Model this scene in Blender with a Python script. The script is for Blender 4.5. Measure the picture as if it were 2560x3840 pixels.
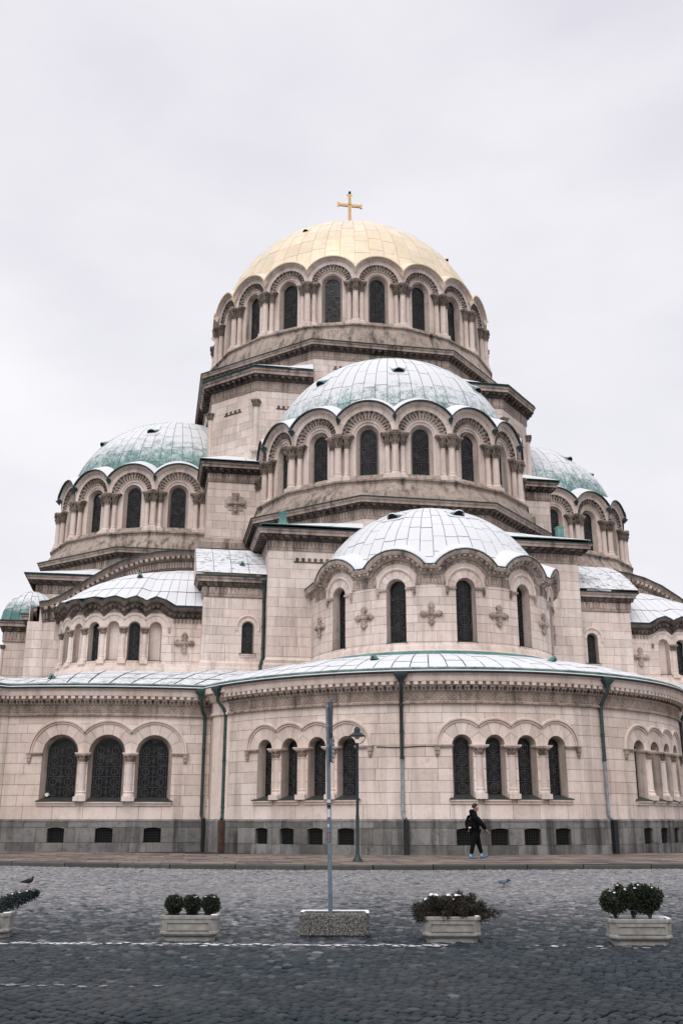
import bpy, bmesh, math, random
import numpy as np
from mathutils import Vector, Matrix, Euler
R = math.radians
random.seed(7)
scene = bpy.context.scene
for o in list(bpy.data.objects): bpy.data.objects.remove(o)

# ------------------------------------------------------------------ camera
CAM = np.array([-13.961, -71.484, 1.40]); YAW = R(-10.51); PITCH = R(17.116)
cam_data = bpy.data.cameras.new('camera'); cam = bpy.data.objects.new('camera', cam_data)
scene.collection.objects.link(cam); scene.camera = cam
cam.location = CAM; cam.rotation_euler = (R(90) + PITCH, 0, YAW)
cam_data.sensor_fit = 'VERTICAL'; cam_data.sensor_height = 24.0; cam_data.lens = 24.0 * 3758 / 3840
cam_data.clip_end = 3000; cam_data.clip_start = 0.1
scene.render.resolution_x = 682; scene.render.resolution_y = 1024

# ------------------------------------------------------------------ overcast sky
world = bpy.data.worlds.new('World'); scene.world = world; world.use_nodes = True
wn = world.node_tree.nodes; wl = world.node_tree.links; wn.clear()
SUN_EL, SUN_AZ = R(50), R(203)
sky = wn.new('ShaderNodeTexSky'); sky.sky_type = 'NISHITA'; sky.sun_disc = False
sky.sun_elevation = SUN_EL; sky.sun_rotation = SUN_AZ; sky.air_density = 1.5; sky.dust_density = 4.0
sk_s = wn.new('ShaderNodeVectorMath'); sk_s.operation = 'SCALE'; sk_s.inputs[3].default_value = 0.09
wl.new(sky.outputs[0], sk_s.inputs[0])
tc = wn.new('ShaderNodeTexCoord')
mp = wn.new('ShaderNodeMapping'); mp.inputs['Scale'].default_value = (1.0, 1.0, 2.2); mp.inputs['Rotation'].default_value = (0.2, 0.35, 0.6)
wl.new(tc.outputs['Generated'], mp.inputs[0])
n1 = wn.new('ShaderNodeTexNoise'); n1.inputs['Scale'].default_value = 1.9; n1.inputs['Detail'].default_value = 5; n1.inputs['Roughness'].default_value = 0.48
wl.new(mp.outputs[0], n1.inputs['Vector'])
cr = wn.new('ShaderNodeValToRGB'); e = cr.color_ramp.elements
e[0].position = 0.35; e[0].color = (0.70, 0.685, 0.75, 1)
e[1].position = 0.63; e[1].color = (0.88, 0.875, 0.90, 1)
wl.new(n1.outputs[0], cr.inputs[0])
mx = wn.new('ShaderNodeMixRGB'); mx.inputs[0].default_value = 0.93
wl.new(sk_s.outputs[0], mx.inputs[1]); wl.new(cr.outputs[0], mx.inputs[2])
bg = wn.new('ShaderNodeBackground'); bg.inputs[1].default_value = 1.0
wl.new(mx.outputs[0], bg.inputs[0])
wo = wn.new('ShaderNodeOutputWorld'); wl.new(bg.outputs[0], wo.inputs[0])

sun_d = bpy.data.lights.new('sun', 'SUN'); sun_d.energy = 1.5; sun_d.angle = R(40); sun_d.color = (1.0, 0.975, 0.945)
sun = bpy.data.objects.new('sun', sun_d); scene.collection.objects.link(sun)
_az = SUN_AZ; _d = Vector((math.sin(_az) * math.cos(SUN_EL), math.cos(_az) * math.cos(SUN_EL), math.sin(SUN_EL)))
sun.rotation_euler = _d.to_track_quat('Z', 'Y').to_euler()
sun.location = _d * 120
vs = scene.view_settings; vs.view_transform = 'Standard'; vs.look = 'None'; vs.exposure = 0.2; vs.gamma = 1.0; vs.use_curve_mapping = False

# ------------------------------------------------------------------ projection helper (only for choosing which pieces are large enough to be single objects)
_fw = np.array([-math.sin(YAW) * math.cos(PITCH), math.cos(YAW) * math.cos(PITCH), math.sin(PITCH)])
_rt = np.array([math.cos(YAW), math.sin(YAW), 0.0]); _up = np.cross(_rt, _fw)
def px_size(verts):
    v = np.asarray(verts) - CAM; d = v @ _fw
    if d.min() < 0.5: return 0
    u = 1280 + 3758 * (v @ _rt) / d; w = 1920 - 3758 * (v @ _up) / d
    if u.max() < 0 or u.min() > 2560 or w.max() < 0 or w.min() > 3840: return 0
    return (u.max() - u.min()) * (w.max() - w.min())

# ------------------------------------------------------------------ materials
MATS = {}
def nmat(name):
    m = bpy.data.materials.new(name); m.use_nodes = True; MATS[name] = m
    nt = m.node_tree; nt.nodes.clear()
    out = nt.nodes.new('ShaderNodeOutputMaterial'); b = nt.nodes.new('ShaderNodeBsdfPrincipled')
    nt.links.new(b.outputs[0], out.inputs[0])
    return m, nt.nodes, nt.links, b
def noise(N, L, vec, scale, detail=4, rough=0.55, sc=None):
    if sc:
        mpn = N.new('ShaderNodeMapping'); mpn.inputs['Scale'].default_value = sc; L.new(vec, mpn.inputs[0]); vec = mpn.outputs[0]
    n = N.new('ShaderNodeTexNoise'); n.inputs['Scale'].default_value = scale; n.inputs['Detail'].default_value = detail; n.inputs['Roughness'].default_value = rough
    L.new(vec, n.inputs['Vector']); return n.outputs[0]
def ramp(N, L, fac, stops):
    r = N.new('ShaderNodeValToRGB'); el = r.color_ramp.elements
    while len(el) < len(stops): el.new(0.5)
    for e_, (p, c) in zip(el, stops):
        e_.position = p; e_.color = (*c, 1) if len(c) == 3 else c
    L.new(fac, r.inputs[0]); return r.outputs[0]
def mixc(N, L, fac, a, b, mode='MIX'):
    m = N.new('ShaderNodeMixRGB'); m.blend_type = mode
    for i, x in ((0, fac), (1, a), (2, b)):
        if hasattr(x, 'is_output') or hasattr(x, 'links'): L.new(x, m.inputs[i])
        elif i == 0: m.inputs[0].default_value = x
        else: m.inputs[i].default_value = (*x, 1)
    return m.outputs[0]
def math_(N, L, op, a, b=None):
    m = N.new('ShaderNodeMath'); m.operation = op
    for i, x in ((0, a), (1, b)):
        if x is None: continue
        if hasattr(x, 'links'): L.new(x, m.inputs[i])
        else: m.inputs[i].default_value = x
    return m.outputs[0]
def bump(N, L, b, h, strength, dist):
    bn = N.new('ShaderNodeBump'); bn.inputs['Strength'].default_value = strength; bn.inputs['Distance'].default_value = dist
    L.new(h, bn.inputs['Height']); L.new(bn.outputs[0], b.inputs['Normal'])
def pos(N): return N.new('ShaderNodeNewGeometry').outputs['Position']
def tint(N):
    a = N.new('ShaderNodeAttribute'); a.attribute_name = 'tint'; return a.outputs['Fac']

def stone_mat(name, base, warm, dark, dirt=0.5, tintamt=0.35, streak=0.6, rough=0.85):
    m, N, L, b = nmat(name); P = pos(N)
    big = noise(N, L, P, 0.35, 5, 0.6)
    c = mixc(N, L, ramp(N, L, big, ((0.35, (0, 0, 0)), (0.68, (1, 1, 1)))), base, warm)
    t = tint(N)
    tm = ramp(N, L, t, ((0.0, (1 - tintamt, 1 - tintamt * 1.06, 1 - tintamt * 1.12)), (0.55, (1, 0.985, 0.97)), (1.0, (1 + tintamt * 0.22,) * 3)))
    c = mixc(N, L, 1.0, c, tm, 'MULTIPLY')
    st = noise(N, L, P, 1.0, 6, 0.62, sc=(2.6, 2.6, 0.16))
    gate = noise(N, L, P, 0.42, 4, 0.6)
    stf = math_(N, L, 'MULTIPLY', ramp(N, L, st, ((0.46, (0, 0, 0)), (0.66, (1, 1, 1)))), ramp(N, L, gate, ((0.34, (0.06, 0.06, 0.06)), (0.54, (1, 1, 1)))))
    c = mixc(N, L, math_(N, L, 'MULTIPLY', stf, streak), c, dark)
    gr = noise(N, L, P, 3.2, 8, 0.68)
    c = mixc(N, L, math_(N, L, 'MULTIPLY', ramp(N, L, gr, ((0.50, (0, 0, 0)), (0.78, (1, 1, 1)))), dirt), c, dark)
    fine = noise(N, L, P, 22, 6, 0.7)
    c = mixc(N, L, 0.28, c, ramp(N, L, fine, ((0.3, (0.35, 0.33, 0.31)), (0.7, (1, 1, 1)))), 'MULTIPLY')
    L.new(c, b.inputs['Base Color']); b.inputs['Roughness'].default_value = rough
    b.inputs['Specular IOR Level'].default_value = 0.25
    bump(N, L, b, fine, 0.35, 0.012)
    return m
stone_mat('limestone', (0.86, 0.755, 0.705), (0.765, 0.63, 0.56), (0.34, 0.28, 0.245), dirt=0.4, tintamt=0.17, streak=0.52)
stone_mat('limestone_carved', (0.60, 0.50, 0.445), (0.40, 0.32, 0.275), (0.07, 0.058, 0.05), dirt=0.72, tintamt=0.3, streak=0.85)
stone_mat('soot_shade_stone', (0.20, 0.162, 0.14), (0.115, 0.094, 0.082), (0.022, 0.021, 0.02), dirt=0.8, tintamt=0.4, streak=0.95)  # soot plus the shade under cornices, both put into the colour
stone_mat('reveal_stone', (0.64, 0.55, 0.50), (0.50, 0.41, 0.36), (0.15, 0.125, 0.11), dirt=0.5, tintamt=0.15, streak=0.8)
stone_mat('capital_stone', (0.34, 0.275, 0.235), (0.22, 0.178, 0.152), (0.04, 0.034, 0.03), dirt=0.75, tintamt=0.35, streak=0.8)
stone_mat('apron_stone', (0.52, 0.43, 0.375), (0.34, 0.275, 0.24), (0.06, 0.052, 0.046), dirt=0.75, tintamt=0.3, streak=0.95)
stone_mat('mortar', (0.26, 0.215, 0.19), (0.2, 0.165, 0.145), (0.09, 0.075, 0.065), dirt=0.5)
stone_mat('granite', (0.30, 0.293, 0.284), (0.17, 0.166, 0.166), (0.024, 0.024, 0.026), dirt=0.7, tintamt=0.4, streak=0.85, rough=0.7)
stone_mat('kerb_granite', (0.115, 0.108, 0.106), (0.085, 0.08, 0.08), (0.03, 0.03, 0.03), dirt=0.5, tintamt=0.3, streak=0.2, rough=0.65)
stone_mat('paving', (0.30, 0.24, 0.21), (0.19, 0.163, 0.15), (0.06, 0.055, 0.05), dirt=0.6, tintamt=0.45, streak=0.0, rough=0.6)

def roof_mat(name, metal, metal2, mrough, metallic, snow_lo, snow_hi, speck=0.0, snowcol=(0.73, 0.74, 0.77), tvar=1.0):
    """sheet metal with snow lying on the flatter parts"""
    m, N, L, b = nmat(name); P = pos(N)
    big = noise(N, L, P, 1.3, 5, 0.65)
    c = mixc(N, L, ramp(N, L, big, ((0.35, (0, 0, 0)), (0.65, (1, 1, 1)))), metal, metal2)
    t = tint(N)
    c = mixc(N, L, 1.0, c, ramp(N, L, t, ((0, (1 - .28 * tvar, 1 - .24 * tvar, 1 - .22 * tvar)), (1, (1 + .12 * tvar, 1 + .1 * tvar, 1 + .08 * tvar)))), 'MULTIPLY')
    st = noise(N, L, P, 3.0, 6, 0.7, sc=(1, 1, 0.35))
    c = mixc(N, L, ramp(N, L, st, ((0.55, (0, 0, 0)), (0.8, (0.6 * tvar,) * 3))), c, (0.03, 0.045, 0.042))
    g = N.new('ShaderNodeNewGeometry'); sx = N.new('ShaderNodeSeparateXYZ'); L.new(g.outputs['Normal'], sx.inputs[0])
    nz = sx.outputs[2]
    br = noise(N, L, P, 2.1, 7, 0.7); br2 = noise(N, L, P, 9.0, 5, 0.75)
    f = math_(N, L, 'ADD', nz, math_(N, L, 'MULTIPLY', math_(N, L, 'SUBTRACT', br, 0.5), 0.9))
    f = math_(N, L, 'ADD', f, math_(N, L, 'MULTIPLY', math_(N, L, 'SUBTRACT', br2, 0.5), 0.7))
    mr = N.new('ShaderNodeMapRange'); mr.inputs[1].default_value = snow_lo; mr.inputs[2].default_value = snow_hi
    L.new(f, mr.inputs[0]); sf = mr.outputs[0]
    if speck:
        sp = noise(N, L, P, 5.0, 8, 0.8, sc=(0.6, 1, 1))
        spm = ramp(N, L, sp, ((0.52, (1, 1, 1)), (0.58, (0.1, 0.1, 0.1))))
        gate = ramp(N, L, noise(N, L, P, 0.8, 3, 0.6), ((0.38, (0, 0, 0)), (0.52, (speck, speck, speck))))
        sf = math_(N, L, 'MULTIPLY', sf, mixc(N, L, gate, (1, 1, 1), spm))
    col = mixc(N, L, sf, c, snowcol)
    L.new(col, b.inputs['Base Color'])
    L.new(mixc(N, L, sf, (mrough,) * 3, (0.9, 0.9, 0.9)), b.inputs['Roughness'])
    if metallic: L.new(mixc(N, L, sf, (metallic,) * 3, (0, 0, 0)), b.inputs['Metallic'])
    b.inputs['Specular IOR Level'].default_value = 0.35
    h = math_(N, L, 'ADD', sf, math_(N, L, 'MULTIPLY', br2, 0.4))
    bump(N, L, b, h, 0.35, 0.03)
    return m
COP, COP2 = (0.085, 0.195, 0.185), (0.16, 0.30, 0.285)
roof_mat('snowy_copper', COP, COP2, 0.6, 0, 0.14, 0.42)
roof_mat('snowy_copper_thin', COP, COP2, 0.6, 0, 0.27, 0.58)
roof_mat('snowy_copper_thick', COP, COP2, 0.6, 0, -0.25, 0.16)
roof_mat('snowy_low_roof', (0.08, 0.10, 0.10), (0.11, 0.15, 0.145), 0.6, 0, 0.25, 0.5, speck=1.0)
roof_mat('bare_copper', COP, (0.18, 0.34, 0.32), 0.55, 0, 0.95, 1.3)
roof_mat('weathered_copper', (0.06, 0.11, 0.105), (0.19, 0.27, 0.255), 0.6, 0, 0.75, 1.1)
roof_mat('copper_trim', (0.018, 0.028, 0.028), (0.04, 0.07, 0.068), 0.55, 0, 1.05, 1.3)
roof_mat('gilding', (0.84, 0.665, 0.455), (0.87, 0.755, 0.60), 0.42, 0.12, 0.5, 1.25, snowcol=(0.84, 0.785, 0.72), tvar=0.4)

def simple(name, col, rough=0.5, metallic=0.0, var=0.25, scale=6.0, bmp=0.0, spec=0.4):
    m, N, L, b = nmat(name); P = pos(N)
    n = noise(N, L, P, scale, 6, 0.65)
    lo = tuple(x * (1 - var) for x in col); hi = tuple(min(1, x * (1 + var)) for x in col)
    L.new(ramp(N, L, n, ((0.3, lo), (0.7, hi))), b.inputs['Base Color'])
    b.inputs['Roughness'].default_value = rough; b.inputs['Metallic'].default_value = metallic
    b.inputs['Specular IOR Level'].default_value = spec
    if bmp: bump(N, L, b, n, bmp, 0.01)
    return m
m_, N_, L__, b_ = nmat('glass'); vz = N_.new('ShaderNodeTexVoronoi'); vz.inputs['Scale'].default_value = 4.5; L__.new(pos(N_), vz.inputs['Vector'])
sxr = N_.new('ShaderNodeSeparateColor'); L__.new(vz.outputs['Color'], sxr.inputs[0])
L__.new(ramp(N_, L__, sxr.outputs[0], ((0.0, (0.003, 0.003, 0.004)), (0.6, (0.009, 0.009, 0.010)), (0.85, (0.014, 0.013, 0.012)), (1.0, (0.03, 0.031, 0.034)))), b_.inputs['Base Color'])
L__.new(ramp(N_, L__, sxr.outputs[1], ((0.0, (0.06,) * 3), (1.0, (0.4,) * 3))), b_.inputs['Roughness']); b_.inputs['Specular IOR Level'].default_value = .24
bump(N_, L__, b_, noise(N_, L__, pos(N_), 3.0, 3, .5), .25, .05)
simple('lead', (0.075, 0.078, 0.082), 0.5, 0.3, 0.3, 5)
simple('dark_void', (0.006, 0.006, 0.006), 0.9)
simple('iron', (0.018, 0.018, 0.02), 0.5, 0.3)
simple('sill_copper', (0.035, 0.042, 0.038), 0.6, 0.1, 0.4, 4)
simple('gold_metal', (0.66, 0.45, 0.24), 0.45, 0.5, 0.25, 8)
simple('blue_glass', (0.03, 0.05, 0.16), 0.2)
simple('green_pipe', (0.032, 0.062, 0.058), 0.6, 0, 0.5, 3)
simple('dark_pipe', (0.022, 0.034, 0.036), 0.5, 0, 0.4, 3)
simple('zinc_pipe', (0.25, 0.28, 0.31), 0.45, 0.3, 0.25, 4)
simple('rust_pipe', (0.075, 0.042, 0.03), 0.8, 0, 0.5, 5)
simple('snow', (0.82, 0.83, 0.86), 0.9, 0, 0.06, 9, bmp=0.4)
simple('white_disc', (0.7, 0.69, 0.64), 0.6)
# ------------------------------------------------------------------ mesh helpers
COL = scene.collection
ROT = [0]; MIR = [False]            # current placement: ROT quarter-turns an arm to the left side, MIR mirrors in x
def XF(p):
    x, y, z = p
    if ROT[0]: x, y = y, -x
    if MIR[0]: x = -x
    return (x, y, z)
class MB:
    def __init__(s): s.v = []; s.f = []; s.t = []
    def add(s, v, f, t=0.5):
        k = len(s.v); s.v.extend(v); s.f.extend([tuple(i + k for i in q) for q in f]); s.t.extend([t] * len(f))
    def grid(s, rows, t=0.5, closed=False):
        """rows: list of equally long point lists"""
        n = len(rows[0]); v = [p for r in rows for p in r]; f = []
        for i in range(len(rows) - 1):
            for j in range(n if closed else n - 1):
                j2 = (j + 1) % n
                f.append((i * n + j, i * n + j2, (i + 1) * n + j2, (i + 1) * n + j))
        s.add(v, f, t)
    def box(s, x0, x1, y0, y1, z0, z1, t=0.5):
        v = [(x, y, z) for z in (z0, z1) for y in (y0, y1) for x in (x0, x1)]
        s.add(v, [(0, 2, 3, 1), (4, 5, 7, 6), (0, 1, 5, 4), (2, 6, 7, 3), (0, 4, 6, 2), (1, 3, 7, 5)], t)
    def hexa(s, v, t=0.5):
        """8 points: bottom ring of 4, top ring of 4 (same order)"""
        s.add(v, [(3, 2, 1, 0), (4, 5, 6, 7), (0, 1, 5, 4), (1, 2, 6, 5), (2, 3, 7, 6), (3, 0, 4, 7)], t)
    def lathe(s, prof, seg=12, cx=0, cy=0, t=0.5, cap=True):
        rows = [[(cx + r * math.cos(2 * math.pi * k / seg), cy + r * math.sin(2 * math.pi * k / seg), z) for k in range(seg)] for r, z in prof]
        s.grid(rows, t, True)
        if cap:
            n = len(s.v); k0 = n - seg * len(prof)
            s.f.append(tuple(range(k0, k0 + seg))[::-1]); s.t.append(t)
            s.f.append(tuple(range(n - seg, n))); s.t.append(t)
    def tube(s, pts, r, seg=8, t=0.5, cap=True):
        pts = [Vector(p) for p in pts]; rows = []
        rr = r if hasattr(r, '__len__') else [r] * len(pts)
        for i, p in enumerate(pts):
            d = (pts[min(i + 1, len(pts) - 1)] - pts[max(i - 1, 0)]).normalized()
            a = d.orthogonal().normalized() if i == 0 else (a - d * a.dot(d)).normalized()
            b = d.cross(a)
            rows.append([tuple(p + (a * math.cos(2 * math.pi * k / seg) + b * math.sin(2 * math.pi * k / seg)) * rr[i]) for k in range(seg)])
        s.grid(rows, t, True)
        if cap:
            n = len(s.v); k0 = n - seg * len(rows)
            s.f.append(tuple(range(k0, k0 + seg))); s.t.append(t); s.f.append(tuple(range(n - seg, n))[::-1]); s.t.append(t)
    def mesh(s, name, mat, smooth=None, mirror=None):
        m = bpy.data.meshes.new(name)
        v = s.v; f = s.f
        if mirror is None:
            v = [XF(p) for p in v]
            if MIR[0]: f = [q[::-1] for q in f]
        m.from_pydata([tuple(map(float, p)) for p in v], [], f)
        a = m.attributes.new('tint', 'FLOAT', 'FACE'); a.data.foreach_set('value', s.t)
        for mm in (mat if isinstance(mat, (list, tuple)) else [mat]): m.materials.append(MATS[mm])
        if smooth:
            m.polygons.foreach_set('use_smooth', [True] * len(m.polygons)); m.set_sharp_from_angle(angle=R(smooth))
        return m
    def build(s, name, mat, parent=None, smooth=None, kind=None, label=None):
        o = bpy.data.objects.new(name, s.mesh(name, mat, smooth)); COL.objects.link(o)
        if parent is not None: o.parent = parent
        if kind: o['kind'] = kind
        if label: o['label'] = label
        return o
def empty(name, loc=(0, 0, 0), parent=None):
    o = bpy.data.objects.new(name, None); COL.objects.link(o); o.location = loc; o.empty_display_size = 0.2
    if parent is not None: o.parent = parent
    return o
def tag(o, label, cat, group=None, kind=None):
    if label: o['label'] = label
    if cat: o['category'] = cat
    if group: o['group'] = group
    if kind: o['kind'] = kind
    return o
def place(mesh, name, loc, parent, rotz=0.0, scale=(1, 1, 1)):
    o = bpy.data.objects.new(name, mesh); COL.objects.link(o)
    d = XF((math.cos(rotz), math.sin(rotz), 0)); rotz = math.atan2(d[1], d[0]); loc = XF(loc)
    o.location = loc; o.rotation_euler = (0, 0, rotz); o.scale = scale; o.parent = parent
    return o

class Path:
    """plan line walked left to right as seen from outside; o is the distance outwards"""
    def __init__(s, pts, closed=False):
        P = np.array(pts, float); s.closed = closed
        n = len(P); d = (np.roll(P, -1, 0) - P); 
        if not closed: d = d[:-1]
        ln = np.linalg.norm(d, axis=1); u = d / ln[:, None]; nr = np.stack([u[:, 1], -u[:, 0]], 1)
        M = []
        for i in range(n):
            if closed: a, b = nr[i - 1], nr[i % len(nr)]
            else: a, b = nr[max(i - 1, 0)], nr[min(i, len(nr) - 1)]
            m = (a + b); m = m / (m @ m) * 2
            k = np.linalg.norm(m); 
            if k > 2.5: m = m / k * 2.5
            M.append(m)
        M = np.array(M)
        if closed: P = np.vstack([P, P[:1]]); M = np.vstack([M, M[:1]])
        s.P, s.M = P, M; s.S = np.concatenate([[0], np.cumsum(ln)]); s.L = s.S[-1]
    def at(s, t, o=0.0, z=0.0):
        if s.closed: t = t % s.L
        i = int(np.searchsorted(s.S, t, 'right')) - 1; i = min(max(i, 0), len(s.S) - 2)
        k = (t - s.S[i]) / (s.S[i + 1] - s.S[i])
        p = s.P[i] * (1 - k) + s.P[i + 1] * k + o * (s.M[i] * (1 - k) + s.M[i + 1] * k)
        return (float(p[0]), float(p[1]), float(z))
    def dirn(s, t):
        a = np.array(s.at(t - 0.02)); b = np.array(s.at(t + 0.02)); d = b - a
        return math.atan2(d[1], d[0])
    def stations(s, s0, s1):
        return [s0] + [float(x) for x in s.S if s0 + 1e-4 < x < s1 - 1e-4] + [s1]
    def near(s, x, y):
        best = min(np.linspace(0, s.L, 2000), key=lambda t: (s.at(t)[0] - x) ** 2 + (s.at(t)[1] - y) ** 2)
        return float(best)
def arc_pts(c, r, a0, a1, n):
    return [(c[0] + r * math.sin(R(a0 + (a1 - a0) * i / n)), c[1] - r * math.cos(R(a0 + (a1 - a0) * i / n))) for i in range(n + 1)]
def arc_path(c, r, a0, a1, step=2.5):
    p = Path(arc_pts(c, r, a0, a1, max(2, int(abs(a1 - a0) / step)))); p.a0 = a0; p.r = r; p.c = c; return p

def sweep(mb, path, prof, s0=0, s1=None, caps=True, t=0.5):
    s1 = path.L if s1 is None else s1
    st = path.stations(s0, s1)
    rows = [[path.at(a, o, z) for o, z in prof] for a in st]
    mb.grid(rows, t)
    if caps and not (path.closed and s1 - s0 >= path.L - 1e-3):
        n = len(mb.v); k = len(prof)
        mb.f.append(tuple(range(n - len(st) * k, n - len(st) * k + k))); mb.t.append(t)
        mb.f.append(tuple(range(n - k, n))[::-1]); mb.t.append(t)
def sbox(mb, path, s, w, z0, z1, o0, o1, t=0.5):
    a, b = s - w / 2, s + w / 2
    mb.hexa([path.at(a, o0, z0), path.at(b, o0, z0), path.at(b, o1, z0), path.at(a, o1, z0),
             path.at(a, o0, z1), path.at(b, o0, z1), path.at(b, o1, z1), path.at(a, o1, z1)], t)
def zband(mb, path, pts, prof, caps=True, t=0.5, closedprof=False):
    """sweep a profile of (distance along the in-wall normal, outward) along a line of (s, z) drawn on the wall"""
    P = np.array(pts, float); n = len(P); d = P[1:] - P[:-1]; d /= np.linalg.norm(d, axis=1)[:, None]
    nr = np.stack([-d[:, 1], d[:, 0]], 1); rows = []
    for i in range(n):
        a, b = nr[max(i - 1, 0)], nr[min(i, n - 2)]; m = a + b; m = m / max(0.25, (m @ m)) * 2
        rows.append([path.at(P[i, 0] + m[0] * r, o, P[i, 1] + m[1] * r) for r, o in prof])
    mb.grid(rows, t, closedprof)
    if caps:
        k = len(prof); N_ = len(mb.v)
        mb.f.append(tuple(range(N_ - n * k, N_ - n * k + k))); mb.t.append(t)
        mb.f.append(tuple(range(N_ - k, N_))[::-1]); mb.t.append(t)
def arc_sz(sc, zc, r, a0, a1, n):
    """angles measured from +s, degrees; walk from a0 to a1"""
    return [(sc + r * math.cos(R(a0 + (a1 - a0) * i / n)), zc + r * math.sin(R(a0 + (a1 - a0) * i / n))) for i in range(n + 1)]

# ------------------------------------------------------------------ pieces that may become single objects
PIECES = {}
def piece(kind, parent, v, f, mat, t=None, smooth=None, bias=1.0):
    t = random.random() if t is None else t
    v = [XF(p) for p in v]
    if MIR[0]: f = [q[::-1] for q in f]
    a, b, c = (np.array(v[i]) for i in f[0][:3]); d = np.array(v[f[0][-1]])
    if np.cross(b - a, d - a) @ (CAM - a) + np.cross(c - b, d - b) @ (CAM - a) < 0: bias = bias * .02
    PIECES.setdefault(kind, []).append((px_size(v) * bias, parent, v, f, mat, t, smooth))
def finish_pieces(kind, limit, stuff_name, stuff_parent):
    L = sorted(PIECES.get(kind, []), key=lambda q: -q[0]); rest = {}
    for i, (a, par, v, f, mat, t, sm) in enumerate(L):
        if i < limit and a > 0:
            mb = MB(); mb.add(v, f, t)
            o = bpy.data.objects.new(kind, mb.mesh(kind, mat, sm, mirror=False)); COL.objects.link(o); o.parent = par
        else: rest.setdefault((mat, sm), []).append((v, f, t))
    if not rest: return
    mats = []; V = []; F = []; T = []; MI = []; SM = []
    for (mat, sm), lst in rest.items():
        mats.append(mat)
        for v, f, t in lst:
            k = len(V); V.extend(v); F.extend([tuple(i + k for i in q) for q in f]); T.extend([t] * len(f)); MI.extend([len(mats) - 1] * len(f)); SM.extend([bool(sm)] * len(f))
    m = bpy.data.meshes.new(stuff_name); m.from_pydata([tuple(map(float, p)) for p in V], [], F)
    m.attributes.new('tint', 'FLOAT', 'FACE').data.foreach_set('value', T)
    for x in mats: m.materials.append(MATS[x])
    m.polygons.foreach_set('material_index', MI)
    m.polygons.foreach_set('use_smooth', SM); m.set_sharp_from_angle(angle=R(35))
    o = bpy.data.objects.new(stuff_name, m); COL.objects.link(o); o.parent = stuff_parent; o['kind'] = 'stuff'

def block(path, parent, fl, fr, zs, nsub=1, mat='limestone', gap=0.014, o1=0.0, o0=-0.05, kind='stone_block', t=None, bias=1.0):
    """one dressed stone between the side lines fl(z) and fr(z), over the heights zs"""
    zz = list(zs); zz[0] += gap / 2; zz[-1] -= gap / 2
    rows = []
    for z in zz:
        a, b = fl(z) + gap / 2, fr(z) - gap / 2
        if b - a < 0.004: a = b = (a + b) / 2
        rows.append([a + (b - a) * k / nsub for k in range(nsub + 1)])
    if max(r[-1] - r[0] for r in rows) < 0.04: return
    n = nsub + 1; m = len(zz); v = []; f = []
    bv = 0.008
    for (z, r) in zip(zz, rows):
        for a in r: v.append(path.at(a, o1, z))
    for i in range(m - 1):
        for j in range(nsub): f.append((i * n + j, i * n + j + 1, (i + 1) * n + j + 1, (i + 1) * n + j))
    loop = [j for j in range(n)] + [i * n + nsub for i in range(1, m)] + [(m - 1) * n + j for j in range(nsub - 1, -1, -1)] + [i * n for i in range(m - 2, 0, -1)]
    k0 = len(v)
    for q in loop:
        i, j = divmod(q, n); v.append(path.at(rows[i][j], o0, zz[i]))
    L = len(loop)
    for q in range(L): f.append((loop[q], k0 + q, k0 + (q + 1) % L, loop[(q + 1) % L]))
    piece(kind, parent, v, f, mat, t, bias=bias)

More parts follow.
